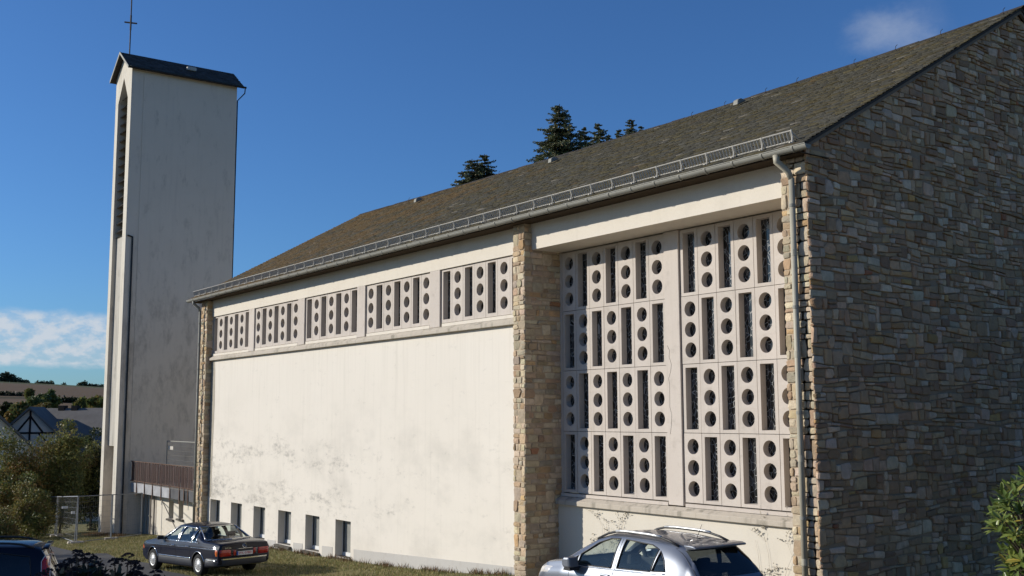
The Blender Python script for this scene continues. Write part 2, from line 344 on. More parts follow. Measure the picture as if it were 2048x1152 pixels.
def rubble(u0, u1, v0, v1, r, hr=(0.09,0.21), wr=(0.14,0.50), tall=0.16, pal=PAL_GABLE, line=None, wavy=0.02, gap=0.009, cut=0.8):
    rows = [v0]
    while rows[-1] < v1-hr[0]: rows.append(min(v1, rows[-1]+r.uniform(*hr)))
    ph = [(r.uniform(0, 6), r.uniform(0, 6), r.uniform(0.8, 1.2)) for _ in rows]
    def bl(j, u):
        if j == 0 or j == len(rows)-1: return rows[j]
        a, b, c = ph[j]; return rows[j]+wavy*(math.sin(u*1.7*c+a)+0.6*math.sin(u*4.3*c+b))
    blocked = [[] for _ in range(len(rows)+1)]; out = []
    for j in range(len(rows)-1):
        free = []; cur = u0
        for a, b in sorted(blocked[j]):
            if a-cur > 0.02: free.append((cur, a))
            cur = max(cur, b)
        if u1-cur > 0.02: free.append((cur, u1))
        for a, b in free:
            u = a
            while u < b-1e-6:
                h = rows[j+1]-rows[j]
                w = r.uniform(*wr)*(0.75 if h > 0.16 else 1.0)
                if b-(u+w) < wr[0]*0.8: w = b-u
                if w > wr[1]*1.15: w *= 0.5
                jt = j+1
                if r.random() < tall and j+2 < len(rows) and w < 0.42:
                    if not any(x0 < u+w and x1 > u for x0, x1 in blocked[j+1]):
                        jt = j+2; blocked[j+1].append((u, u+w))
                l, rr_ = u+gap, u+w-gap
                if rr_-l > 0.03:
                    s1, s2 = r.uniform(-0.03, 0.03)*min(1, w*3), r.uniform(-0.03, 0.03)*min(1, w*3)
                    bL, bR = bl(j, l)+gap, bl(j, rr_)+gap; tL, tR = bl(jt, l)-gap, bl(jt, rr_)-gap
                    if min(tL-bL, tR-bR) > 0.025:
                        hh = min(tL-bL, tR-bR); ww = rr_-l
                        if cut is None:          # irregular: some square, some rounded, some split into two thin ones
                            ct = r.choice((0.25, 0.5, 0.8, 1.25))
                            if hh > 0.15 and ww > 0.2 and r.random() < 0.25:
                                sp = r.uniform(0.35, 0.65); mL, mR = bL+(tL-bL)*sp+r.uniform(-0.015, 0.015), bR+(tR-bR)*sp+r.uniform(-0.015, 0.015); q = gap*0.8
                                for (p1, p2, p3, p4) in ((bL, bR, mR-q, mL-q), (mL+q, mR+q, tR, tL)):
                                    e = 0.018; P = [(l, p1+e), (l+e*2, p1), (rr_-e*2, p2), (rr_, p2+e), (rr_, p3-e), (rr_-e*2, p3), (l+e*2, p4), (l, p4-e)]
                                    P = [(min(max(x, u0), u1), y) for x, y in P]
                                    for ln in (line or []):
                                        P = clip(P, *ln)
                                        if len(P) < 3: break
                                    if len(P) >= 3: out.append((P, r.uniform(0.008, 0.045), pick(pal, r)))
                                u += w; continue
                        else: ct = cut
                        cu = lambda: ct*r.uniform(0.04, 0.30)*min(ww, hh*1.4)
                        cv = lambda: min(0.48, ct*r.uniform(0.06, 0.42))*hh
                        lerp = lambda A, B, t: A+(B-A)*t
                        P = []
                        k = cu(); P += [(l+s1, bL+cv()), (l+k, lerp(bL, bR, k/ww))]
                        P += [((l+rr_)/2, lerp(bL, bR, 0.5)+r.uniform(-0.008, 0.008))] if ww > 0.25 else []
                        k = cu(); P += [(rr_-k, lerp(bR, bL, k/ww)), (rr_-s1, bR+cv())]
                        k = cu(); P += [(rr_-s2, tR-cv()), (rr_-k, lerp(tR, tL, k/ww))]
                        k = cu(); P += [(l+k, lerp(tL, tR, k/ww)), (l+s2, tL-cv())]
                        P = [(min(max(x, u0), u1), y) for x, y in P]
                        if line:
                            for ln in line:
                                P = clip(P, *ln)
                                if len(P) < 3: break
                        if len(P) >= 3: out.append((P, r.uniform(0.010, 0.055), pick(pal, r)))
                u += w
    return out
DEEP = [1.0]
def stone_geo(st, O, U, W, N, r, base=-0.02):
    P, d, c = st; d = d*DEEP[0]; n = len(P); cu_ = sum(p[0] for p in P)/n; cv_ = sum(p[1] for p in P)/n
    V = []; 
    ins = r.uniform(0.80, 0.90); tx, ty = r.uniform(-0.35, 0.35), r.uniform(-0.35, 0.35)
    for lvl in range(3):
        for (a, b) in P:
            if lvl == 0: q, e = 1.0, base
            elif lvl == 1: q, e = 0.985, d*0.45
            else: q, e = ins, d
            uu, vv = cu_+(a-cu_)*q, cv_+(b-cv_)*q
            if lvl == 2: e += ((a-cu_)*tx+(b-cv_)*ty)*0.12+r.uniform(-0.004, 0.004)
            V.append(O+U*uu+W*vv+N*e)
    V.append(O+U*cu_+W*cv_+N*(d+r.uniform(0.0, 0.012)))
    F = []
    for i in range(n):
        j = (i+1) % n
        F += [(i, j, n+j, n+i), (n+i, n+j, 2*n+j, 2*n+i), (2*n+i, 2*n+j, 3*n)]
    if U.cross(W).dot(N) < 0: F = [f[::-1] for f in F]
    return V, F
def lay_stones(stones, O, U, W, N, parent, limit, r):
    """the stones that show largest become parts, the rest one joined part"""
    O, U, W, N = map(Vector, (O, U, W, N))
    def size(st):
        P = st[0]; a = 0.5*abs(sum(P[i][0]*P[(i+1) % len(P)][1]-P[(i+1) % len(P)][0]*P[i][1] for i in range(len(P))))
        c = O+U*(sum(p[0] for p in P)/len(P))+W*(sum(p[1] for p in P)/len(P))
        dep = c.dot(fw); 
        if dep <= 0.1: return 0
        px, py = 1024+FPX*c.dot(cam_r)/dep, 576-FPX*c.dot(cam_u)/dep
        inside = (-20 < px < 2068 and -20 < py < 1172)
        return a*abs(N.dot(c.normalized()))/dep**2*(1.0 if inside else 1e-6)
    order = sorted(range(len(stones)), key=lambda i: -size(stones[i]))
    for i in order[:limit]:
        V, F = stone_geo(stones[i], O, U, W, N, r)
        mesh('stone', V, F, MAT['stone'], parent, cols=[stones[i][2]]*len(F))
    rest = order[limit:]
    if rest:
        AV, AF, AC = [], [], []
        for i in rest:
            V, F = stone_geo(stones[i], O, U, W, N, r); n = len(AV)
            AV += V; AF += [tuple(k+n for k in f) for f in F]; AC += [stones[i][2]]*len(F)
        mesh('stonework', AV, AF, MAT['stone'], parent, cols=AC, kind='stuff')

# ---------------------------------------------------------------- church
YP, YF, YW = 16.5, 16.74, 17.68          # pillar face, fascia face, deep bay face
XR, XL = -13.0, -45.5
church = empty('church', (-29, 24.6, -4.6), 'long stone and white rendered church hall with slate roof and concrete block windows', 'church')
R1 = random.Random(3)

def ridge_z(x): return float(np.interp(x, [-47, -36, -24, -17, -12.5], [9.84, 9.68, 9.57, 9.62, 9.73]))
EAVE_Y, EAVE_Z, RID_Y = 16.22, 5.12, 24.6
def roof_pt(x, t):   # t 0 eave .. 1 ridge
    return Vector((x, EAVE_Y+(RID_Y-EAVE_Y)*t, EAVE_Z+(ridge_z(x)-EAVE_Z)*t))
BACK_Y = 2*RID_Y-EAVE_Y

# gable wall: mortar core and stones
core = MB().prism([(16.52,-5.0),(2*RID_Y-16.52,-5.0),(2*RID_Y-16.52,5.2),(RID_Y,9.55),(16.52,5.2)], 0, -13.45, XR-0.004).obj('gable_wall', MAT['mortar'], church)
sl = (9.62-5.2)/(RID_Y-16.5)
lines = [(-sl, 1.0, 5.17-sl*16.5), (sl, 1.0, 5.17+sl*(2*RID_Y-16.5))]
st = rubble(16.47, 2*RID_Y-16.5, -4.3, 9.7, R1, line=lines, hr=(0.055,0.15), wr=(0.11,0.46), wavy=0.032, tall=0.26, cut=None)
lay_stones(st, (XR, 0, 0), (0,1,0), (0,0,1), (1,0,0), core, 300, R1)
# far gable wall (plain, behind)
MB().prism([(16.8,-6.5),(2*RID_Y-16.8,-6.5),(2*RID_Y-16.8,5.1),(RID_Y,9.6),(16.8,5.1)], 0, -45.45, -45.0).obj('far_gable_wall', MAT['lowwall'], church)
# pillars
def pillar(x0, x1, y1, zb, right_to, limit_front, lim_side, left_side=True, zt=4.98):
    c = box('stone_pillar', x0+0.02, x1-0.02, YP+0.02, y1, zb, zt, MAT['piermortar'], church)
    s = rubble(x0, x1, zb, zt, R1, hr=(0.09,0.20), wr=(0.12,0.36), tall=0.12, pal=PAL_PIER, wavy=0.012)
    lay_stones(s, (0, YP+0.02, 0), (1,0,0), (0,0,1), (0,-1,0), c, limit_front, R1)
    if right_to:
        s = rubble(YP, right_to, zb, zt, R1, hr=(0.09,0.19), wr=(0.14,0.50), tall=0.08, pal=PAL_PIER, wavy=0.010)
        lay_stones(s, (x1-0.02, 0, 0), (0,1,0), (0,0,1), (1,0,0), c, lim_side, R1)
    return c
DEEP[0] = 0.62
P2 = pillar(-22.58, -22.06, 17.75, -4.6, 17.72, 150, 150)
P3 = pillar(-13.65, -12.99, 17.75, -4.6, None, 170, 0)
P1 = pillar(-45.5, -44.78, 16.95, -6.0, 16.80, 60, 60)

# white wall of the long bay with six basement openings
WY = 16.77
wins = [(-33.01,-31.92),(-35.31,-34.21),(-37.61,-36.50),(-39.90,-38.80),(-42.19,-41.06),(-44.48,-43.37)]
WT, WB = -3.39, -4.60
def wall_with_holes(name, x0, x1, y, z0, z1, holes, depth, mat, parent):
    xs = sorted(set([x0, x1]+[v for h in holes for v in h[:2]])); m = MB()
    zs = sorted(set([z0, z1]+[v for h in holes for v in h[2:]]))
    for i in range(len(xs)-1):
        for j in range(len(zs)-1):
            cx, cz = (xs[i]+xs[i+1])/2, (zs[j]+zs[j+1])/2
            if any(h[0] < cx < h[1] and h[2] < cz < h[3] for h in holes): continue
            m.add([(xs[i],y,zs[j]),(xs[i+1],y,zs[j]),(xs[i+1],y,zs[j+1]),(xs[i],y,zs[j+1])], [(0,1,2,3)])
    for (a, b, c, d) in holes:
        m.add([(a,y,c),(b,y,c),(b,y,d),(a,y,d),(a,y+depth,c),(b,y+depth,c),(b,y+depth,d),(a,y+depth,d)],
              [(0,4,5,1),(1,5,6,2),(2,6,7,3),(3,7,4,0)])
    o = mesh(name, m.V, m.F, mat, parent)
    bm = bmesh.new(); bm.from_mesh(o.data); bmesh.ops.remove_doubles(bm, verts=bm.verts, dist=1e-4); bm.to_mesh(o.data); bm.free()
    return o
wall_with_holes('white_wall', -44.85, -22.5, WY, -6.2, 2.52, [(a, b, WB, WT) for a, b in wins], 0.32, MAT['white'], church)
box('wall_core', -44.7, -22.6, WY+0.40, WY+0.7, -6.2, 2.5, MAT['mortar'], church)
# peeling strip at the far end of the wall and grey plinth (follows the rising ground)
MB().prism([(-44.78,-3.3),(-44.42,-3.3),(-44.36,-1.0),(-44.30,0.6),(-44.36,2.0),(-44.42,2.47),(-44.78,2.47)], 1, WY-0.006, WY+0.01).obj('peeling_render_strip', MAT['peel'], church)
for a, b in [(-22.6,-31.68),(-32.96-0.24,-33.97),(-35.5,-36.26),(-37.8,-38.56)]:
    pts = [(a, -3.85-0.0435*(-22.6-a)), (b, -3.85-0.0435*(-22.6-b)), (b, -6.0), (a, -6.0)]
    MB().prism(pts, 1, WY-0.010, WY+0.02).obj('plinth', MAT['plinth'], church)
for a, b in wins:
    f = MB(); y0 = WY+0.27
    f.box(a, a+0.06, y0, y0+0.06, WB, WT).box(b-0.06, b, y0, y0+0.06, WB, WT).box(a+0.06, b-0.06, y0, y0+0.06, WT-0.06, WT).box(a+0.06, b-0.06, y0, y0+0.06, WB, WB+0.14)
    fr = f.obj('basement_window', MAT['pvc'], church)
    box('glass_pane', a+0.06, b-0.06, y0+0.03, y0+0.045, WB+0.14, WT-0.06, MAT['frost'], fr)
    box('seal', a+0.055, a+0.085, y0-0.006, y0+0.02, WB+0.12, WT-0.05, MAT['black'], fr)
    bevel(MB().prism([(WY-0.12, WB-0.115),(WY+0.30, WB-0.085),(WY+0.30, WB+0.018),(WY-0.12, WB-0.02)], 0, a-0.10, b+0.10).obj('window_sill', MAT['sillstone'], fr), 0.012)

# screens of concrete blocks
def ring_block(w, h, cells, r, d, gap=0.006):
    """front face at y=0 going back to y=d; cells = list of z centres of round holes"""
    m = MB(); hw = w/2-gap; n = len(cells); zt = -gap; zb = -h+gap
    bounds = [zt]+[(cells[i]+cells[i+1])/2 for i in range(n-1)]+[zb]
    for i, zc in enumerate(cells):
        t, b = bounds[i], bounds[i+1]
        cor = [math.atan2(b-zc, -hw) % (2*math.pi), math.atan2(b-zc, hw) % (2*math.pi), math.atan2(t-zc, hw) % (2*math.pi), math.atan2(t-zc, -hw) % (2*math.pi)]
        an = sorted(set([round(k*2*math.pi/28, 5) for k in range(28)]+[round(c, 5) for c in cor]))
        O, I, B = [], [], []
        for a in an:
            c, s = math.cos(a), math.sin(a)
            kx = hw/abs(c) if abs(c) > 1e-9 else 1e9; kz = ((t-zc)/s if s > 1e-9 else (b-zc)/s if s < -1e-9 else 1e9)
            k = min(kx, kz); O.append((c*k, 0, zc+s*k)); I.append((c*r, 0.004, zc+s*r)); B.append((c*r*0.995, d, zc+s*r*0.995))
        q = len(an); F = []
        for k in range(q):
            j = (k+1) % q; F += [(k, q+k, q+j, j), (q+k, 2*q+k, 2*q+j, q+j)]
        m.add(O+I+B, F)
    m.add([(-hw,0,zb),(hw,0,zb),(hw,0,zt),(-hw,0,zt),(-hw,d,zb),(hw,d,zb),(hw,d,zt),(-hw,d,zt)], [(0,1,5,4),(1,2,6,5),(2,3,7,6),(3,0,4,7)])
    return m
def slot_block(w, h, sw, s0, s1, d, gap=0.006):
    m = MB(); hw = w/2-gap; zt = -gap; zb = -h+gap; a = sw/2
    V = [(-hw,0,zb),(hw,0,zb),(hw,0,zt),(-hw,0,zt),(-a,0.0,s1),(a,0.0,s1),(a,0.0,s0),(-a,0.0,s0),(-a+0.008,d,s1+0.008),(a-0.008,d,s1+0.008),(a-0.008,d,s0-0.008),(-a+0.008,d,s0-0.008),
         (-hw,d,zb),(hw,d,zb),(hw,d,zt),(-hw,d,zt)]
    F = [(0,1,5,4),(1,2,6,5),(2,3,7,6),(3,0,4,7),(4,5,9,8),(5,6,10,9),(6,7,11,10),(7,4,8,11),(0,12,13,1),(1,13,14,2),(2,14,15,3),(3,15,12,0)]
    return m.add(V, F)
def me_of(m, mat, name):
    me = bpy.data.meshes.new(name); me.from_pydata(m.V, [], m.F)
    bm = bmesh.new(); bm.from_mesh(me); bmesh.ops.remove_doubles(bm, verts=bm.verts, dist=1e-5); bmesh.ops.recalc_face_normals(bm, faces=bm.faces); bm.to_mesh(me); bm.free()
    me.materials.append(mat); return me
PW = 0.57; HB = 1.575; D = 0.165
ring_l = me_of(ring_block(PW, HB, [-0.293,-0.765,-1.236], 0.172, D), MAT['block'], 'round_block_small')
slot_l = me_of(slot_block(PW, HB, 0.385, -0.066, -1.472, D), MAT['block'], 'slot_block_small')
YS = 16.80
for bi, xm in enumerate([-26.52,-31.09,-35.65,-40.23,-44.77]):
    nb = 7; ps = MB().box(xm, xm+nb*PW, YS+D+0.01, YS+D+0.03, 2.66, 4.30).obj('block_window', MAT['leaded'], church)
    for c in range(nb):
        slot = (c % 2 == 0) if bi in (0, 2, 4) else (c % 2 == 1)
        place('concrete_block', slot_l if slot else ring_l, ps, loc=(xm+PW*(c+0.5), YS+rnd.uniform(-0.003, 0.003), 4.276))
    bevel(box('window_mullion', xm-0.565 if bi < 4 else xm-0.25, xm-0.012, YF+0.006, YS+D+0.05, 2.60, 4.29, MAT['block'], church), 0.008)
    box('bottom_rail', xm+0.10, xm+nb*PW, YF+0.010, YS+D, 2.595, 2.688, MAT['fascia'], church)
PW2 = 0.55; HB2 = 1.555
ring_r = me_of(ring_block(PW2, HB2, [-0.302,-0.772,-1.240], 0.174, D), MAT['block'], 'round_block')
slot_r = me_of(slot_block(PW2, HB2, 0.372, -0.082, -1.478, D), MAT['block'], 'slot_block')
for pi, xs0 in enumerate((-21.965, -17.61)):
    ps = box('block_window', xs0, xs0+7*PW2, YW+D+0.01, YW+D+0.03, -1.95, 4.29, MAT['leaded'], church)
    for rr_ in range(4):
        for c in range(7):
            slot = (c+rr_) % 2 == (1 if pi == 0 else 0)
            place('concrete_block', slot_r if slot else ring_r, ps, loc=(xs0+PW2*(c+0.5), YW+rnd.uniform(-0.004, 0.004), 4.278-HB2*rr_))
bevel(box('window_mullion', -18.108, -17.632, YW-0.045, YW+D+0.05, -2.02, 4.29, MAT['block'], church), 0.008)
box('bay_backing', -22.1, -13.5, YW+0.6, YW+0.8, -6, 5, MAT['mortar'], church)
for a, b in ((-22.07,-21.972),(-13.756,-13.6)): box('window_jamb', a, b, YW-0.004, YW+D+0.06, -2.0, 4.29, MAT['block'], church)
for a, b in ((-22.04,-18.12),(-17.56,-13.6)):
    box('bottom_rail', a, b, YW-0.05, YW+D, -2.04, -1.962, MAT['block'], church)
# fascias, ledges, lower wall of the deep bay
box('fascia', -44.85, -22.56, YF, YF+0.5, 4.283, 5.03, MAT['fascia'], church)
box('fascia', -22.1, -13.62, YF, YW+0.3, 4.306, 5.03, MAT['fascia'], church)
ledge = MB().prism([(YF-0.11,2.405),(YF+0.15,2.405),(YF+0.15,2.60),(YF+0.03,2.598),(YF-0.11,2.50)], 0, -44.72, -22.57).obj('ledge', MAT['ledge'], church); bevel(ledge, 0.008)
ledge = MB().prism([(17.46,-2.245),(17.75,-2.245),(17.75,-2.045),(17.63,-2.05),(17.46,-2.13)], 0, -22.045, -13.64).obj('ledge', MAT['ledge'], church); bevel(ledge, 0.008)
box('lower_wall', -22.08, -13.6, 17.57, 17.75, -4.8, -2.20, MAT['lowwall'], church)
# crack beside the middle mullion
CR = [(-18.04,1.62),(-17.97,1.50),(-17.99,1.36),(-17.92,1.18),(-17.95,1.02),(-18.02,0.86),(-17.99,0.72),(-18.0,0.2),(-17.94,0.02),(-17.96,-0.2),(-18.0,-0.42)]
MB().tube([(x, YW-0.046, z) for x, z in CR], 0.0045, 4).obj('crack', MAT['dark'], church)

# roof deck, verge boards, eaves
def slopes(x0, x1, n, dz, name, mat, y0=EAVE_Y):
    V, F = [], []
    xs = np.linspace(x0, x1, n)
    for x in xs:
        a, b = roof_pt(x, 0), roof_pt(x, 1)
        V += [(a.x,a.y,a.z-dz),(b.x,b.y,b.z-dz),(x,BACK_Y,a.z-dz),(a.x,a.y,a.z-dz-0.06),(b.x,b.y,b.z-dz-0.06),(x,BACK_Y,a.z-dz-0.06)]
    for i in range(n-1):
        p, q = i*6, i*6+6
        F += [(p,q,q+1,p+1),(p+1,q+1,q+2,p+2),(p+3,p+4,q+4,q+3),(p+4,p+5,q+5,q+4),(p,p+3,q+3,q),(p+2,q+2,q+5,p+5)]
    for p in (0, (n-1)*6): F += [(p,p+1,p+4,p+3),(p+1,p+2,p+5,p+4)]
    return fixn(mesh(name, V, F, mat, church))
roof = slopes(-46.25, -12.86, 24, 0.0, 'roof', MAT['slate_dark'])
# slates in slightly rising rows
RS = random.Random(5)
SV, SF, SC, big = [], [], [], []
slope_len = math.hypot(RID_Y-EAVE_Y, 9.65-EAVE_Z); expo = 0.155; nrow = int(slope_len/expo)
for rI in range(nrow+1):
    x = -46.27-RS.uniform(0, 0.2)
    rowtone = RS.uniform(0.80, 1.15)
    while x < -12.84:
        w = RS.uniform(0.22, 0.40); xa, xb = max(x, -46.29), min(x+w-0.004, -12.83); x += w
        if xb-xa < 0.06: continue
        t0 = (rI*expo-0.03+RS.uniform(-0.012, 0.012))/slope_len; t1 = min(1.0, (rI*expo+expo*1.25)/slope_len)
        t0 = max(t0, -0.008)
        lift = 0.026+RS.uniform(0, 0.014); tw = RS.uniform(-0.006, 0.006)
        nrm = Vector((0, -0.47, 0.88))
        A0, A1, B0, B1 = roof_pt(xa, t0), roof_pt(xb, t0), roof_pt(xa, t1), roof_pt(xb, t1)
        dn = (A0-B0)*0.07
        L = [A0-dn+nrm*(lift), A0+(A1-A0)*0.18+nrm*(lift+tw), A0+(A1-A0)*0.72+nrm*(lift-tw), A1-dn*1.3+nrm*(lift), B1+nrm*0.006, B0+nrm*0.006]
        base = [L[0]-nrm*0.03, L[1]-nrm*0.03, L[2]-nrm*0.03, L[3]-nrm*0.03]
        V = L+base; F = [(0,1,2,3,4,5),(0,6,7,1),(1,7,8,2),(2,8,9,3)]
        g = RS.uniform(0.82, 1.2)*rowtone; c = (0.074*g, 0.069*g, 0.054*g) if RS.random() > 0.3 else (0.086*g, 0.072*g, 0.038*g)
        if RS.random() < 0.012: c = (0.2, 0.18, 0.15)
        dist = ((A0+B1)*0.5).length
        big.append((dist, V, F, c))
big.sort(key=lambda q: q[0])
for d_, V, F, c in big[:300]:
    mesh('slate', V, F, MAT['slate'], roof, cols=[c]*len(F))
for d_, V, F, c in big[300:]:
    n = len(SV); SV += V; SF += [tuple(i+n for i in f) for f in F]; SC += [c]*len(F)
mesh('slates', SV, SF, MAT['slate'], roof, cols=SC, kind='stuff')
# ridge cap, verge boards, hooks, vents
xs = np.linspace(-46.3, -12.82, 60); m = MB()
for i in range(59):
    a, b = roof_pt(xs[i], 1), roof_pt(xs[i+1], 1); h = 0.045+RS.uniform(-0.008, 0.01)
    m.add([a+Vector((0,-0.16,-0.055)), b+Vector((0.03,-0.16,-0.055)), b+Vector((0.03,0,h)), a+Vector((0,0,h)), a+Vector((0,0.16,-0.055)), b+Vector((0.03,0.16,-0.055))], [(0,1,2,3),(3,2,5,4)])
m.obj('ridge_cap', MAT['slate_dark'], roof)
for x in (-46.2, -12.9):
    a, b = roof_pt(x, 0), roof_pt(x, 1); m = MB()
    for y0, z0 in ((a.y, a.z), (BACK_Y, a.z)):
        m.prism([(y0, z0-0.065),(b.y, b.z-0.065),(b.y, b.z-0.135),(y0, z0-0.135)], 0, x-0.05, x+0.01)
    m.obj('verge_board', MAT['verge'], roof)
for px in (1398, 1465, 1548, 1612, 1729, 1814, 1907, 2036, 1200, 1010, 830):
    d = ray(px, 300); t = RID_Y/d.y; a = roof_pt(d.x*t, 0.972)
    MB().tube([a+Vector((0,0,0.02)), a+Vector((0,-0.08,0.03)), a+Vector((0.01,-0.07,0.12)), a+Vector((0.03,-0.02,0.17))], 0.008, 5).obj('roof_hook', MAT['iron'], roof)
for px, py in ((1105,326),(1477,211),(835,405),(1800,268)):
    d = ray(px, py); k = 24.0
    for i in range(40):
        k = k*0.7+0.3*((EAVE_Y+(RID_Y-EAVE_Y)*((d.z*k-EAVE_Z)/(ridge_z(d.x*k)-EAVE_Z)))/d.y)
    p = d*k
    if px == 1800: continue
    v = MB().prism([(p.y-0.14,p.z-0.02),(p.y+0.25,p.z+0.17),(p.y+0.02,p.z+0.21),(p.y-0.12,p.z+0.14)], 0, p.x-0.10, p.x+0.10).obj('roof_vent', MAT['zinc'], roof); bevel(v, 0.02)
# dark eaves void
box('eaves_soffit', -46.2, -12.95, EAVE_Y+0.06, YF+0.4, 4.985, 5.0, MAT['dark'], church)
# gutter with brackets
GY, GZT, GR = 16.10, 5.055, 0.088
prof = [(GY+GR*math.cos(a), GZT+GR*math.sin(a)) for a in np.linspace(0, -math.pi, 13)]
V, F = [], []
gxs = [-46.07]+list(np.linspace(-45, -13, 33))+[-12.63]
for x in gxs:
    for y, z in prof: V.append((x, y, z))
    for y, z in prof[::-1]: V.append((x, GY+(y-GY)*0.93, GZT+(z-GZT)*0.93))
    V.append((x, GY-GR-0.012, GZT+0.004)); V.append((x, GY-GR-0.012, GZT+0.018)); V.append((x, GY-GR+0.012, GZT+0.018))
n = 29
for i in range(len(gxs)-1):
    for k in range(25): F.append((i*n+k, i*n+k+1, (i+1)*n+k+1, (i+1)*n+k))
    F += [(i*n+26, i*n+27, (i+1)*n+27, (i+1)*n+26), (i*n+27, i*n+28, (i+1)*n+28, (i+1)*n+27), (i*n+28, i*n+26, (i+1)*n+26, (i+1)*n+28)]
for i in (0, len(gxs)-1): F.append(tuple(i*n+k for k in range(13)))
gut = mesh('gutter', V, F, MAT['zinc'], church, smooth=False)
bx_list = [-13.25-0.752*k for k in range(44)]
def arc_strip(x0, x1, r):
    m = MB(); an = np.linspace(0.05, -math.pi-0.05, 12); V = []
    for x in (x0, x1):
        for a in an: V.append((x, GY+r*math.cos(a), GZT+r*math.sin(a)))
    k = len(an); m.add(V, [(i, i+1, k+i+1, k+i) for i in range(k-1)]); return m
bm_ = arc_strip(-0.024, 0.024, GR+0.013); bme = me_of(bm_, MAT['zinc'], 'gutter_bracket')
for x in bx_list: place('gutter_bracket', bme, gut, loc=(x+0.3, 0, 0))
# snow guards: panels of bars between brackets
sg0, sg1 = roof_pt(0, 0.030), Vector((0, -0.075, 0.205))
gm = MB(); W_ = 0.735
b0 = Vector((0, sg0.y, sg0.z+0.05)); t0 = b0+sg1*0.92
for zz in (b0, t0): gm.tube([zz, zz+Vector((W_,0,0))], 0.0125, 5)
for k in range(9):
    o_ = Vector((0.03+k*(W_-0.06)/8, 0, 0)); gm.tube([b0+o_, t0+o_], 0.0150, 4)
gme = me_of(gm, MAT['galv'], 'snow_guard')
bk = MB(); bk.box(-0.016, 0.016, b0.y-0.14, b0.y+0.30, b0.z-0.07, b0.z-0.05).tube([b0+Vector((0,-0.06,-0.06)), b0+sg1*0.4+Vector((0,-0.012,0)), b0+sg1*0.8+Vector((0,-0.010,0)), b0+sg1*1.0], 0.017, 6)
bk.tube([b0+Vector((0,0.28,-0.02+0.0)), b0+sg1*0.75], 0.009, 5)
bkm = me_of(bk, MAT['galv'], 'guard_bracket')
for i, x in enumerate(bx_list):
    sgo = place('snow_guard', gme, roof, loc=(x-W_-0.008, 0, 0))
    place('guard_bracket', bkm, roof, loc=(x, 0, 0))
# downpipes
def downpipe(x, zb, r, mat, far=False):
    y = YP-(0.145 if far else 0.10); m = MB()
    m.tube([(x, y, zb), (x, y, 4.55)], r, 14)
    off = -0.10 if not far else -0.12
    m.tube([(x, y, 4.52), (x+off*0.3, y-0.05, 4.68), (x+off, GY, 4.86), (x+off, GY, 4.985)], r*0.95, 12, r2=r*1.25)
    o = m.obj('downpipe', mat, church, smooth=True)
    for z in (4.02, 2.05, 0.05, -1.9, -3.6):
        if z > zb:
            MB().tube([(x, y, z-0.03), (x, y, z+0.03)], r+0.007, 14).tube([(x, y, z), (x, YP+0.02, z)], 0.012, 6).obj('pipe_clamp', MAT['zinc'], o)
    for z in (3.1, 1.15, -0.8, -2.7):
        if z > zb: MB().tube([(x, y, z-0.06), (x, y, z+0.06)], r+0.004, 14).obj('pipe_joint', mat, o)
    return o
downpipe(-13.285, -3.9, 0.058, MAT['zincpipe'])
downpipe(-45.22, -5.4, 0.055, MAT['zinc'], True)
# ---------------------------------------------------------------- more materials
def leafmat(name, rough=0.55, trans=0.25):
    k = NT(name); c = k.attr(); p = k.pos()
    c2 = k.mix(k.mr(k.noise(p, 1.3, 3), 0.3, 0.7), k.mix(0.2, c, (0.0,0.0,0.0)), c)
    k.fin(c2, rough, 0.3)
    tr = k.n('ShaderNodeBsdfTranslucent'); k.link(c2, tr.inputs[0]); mx = k.n('ShaderNodeMixShader'); mx.inputs[0].default_value = trans
    k.link(k.b.outputs[0], mx.inputs[1]); k.link(tr.outputs[0], mx.inputs[2]); k.link(mx.outputs[0], k.out.inputs[0]); return k.m
MAT['leaf'] = leafmat('broad_leaves'); MAT['needle'] = leafmat('conifer_needles', 0.6, 0.12); MAT['blade'] = leafmat('grass_blades', 0.7, 0.2)
MAT['bark'] = plain('bark', (0.07,0.055,0.04), 0.9, 0.1, var=0.4, scale=5, bmp=0.5)
def ground_mat():
    k = NT('rough_grass_ground'); p = k.pos()
    a = k.mix(k.mr(k.noise(p, 0.6, 6, 0.6), 0.35, 0.65), (0.15,0.145,0.055), (0.24,0.205,0.095))
    a = k.mix(k.mr(k.noise(p, 2.4, 6, 0.65), 0.45, 0.75, 0, 0.8), a, (0.30,0.235,0.125))
    a = k.mix(k.mr(k.noise(p, 22, 5, 0.7), 0.4, 0.7, 0, 0.4), a, (0.085,0.09,0.032))
    k.bump(k.noise(p, 30, 5, 0.7), 0.8, 0.05); return k.fin(a, 0.95, 0.1)
MAT['ground'] = ground_mat()
def asphalt():
    k = NT('worn_asphalt'); p = k.pos()
    a = k.mix(k.noise(p, 0.5, 5), (0.060,0.058,0.055), (0.095,0.09,0.083))
    a = k.mix(k.mr(k.noise(p, 60, 3), 0.45, 0.75, 0, 0.5), a, (0.14,0.13,0.12))
    a = k.mix(k.mr(k.noise(p, 1.6, 6, 0.7), 0.58, 0.75, 0, 0.5), a, (0.035,0.034,0.032))
    k.bump(k.noise(p, 120, 3), 0.4, 0.01); return k.fin(a, 0.85, 0.25)
MAT['asphalt'] = asphalt()
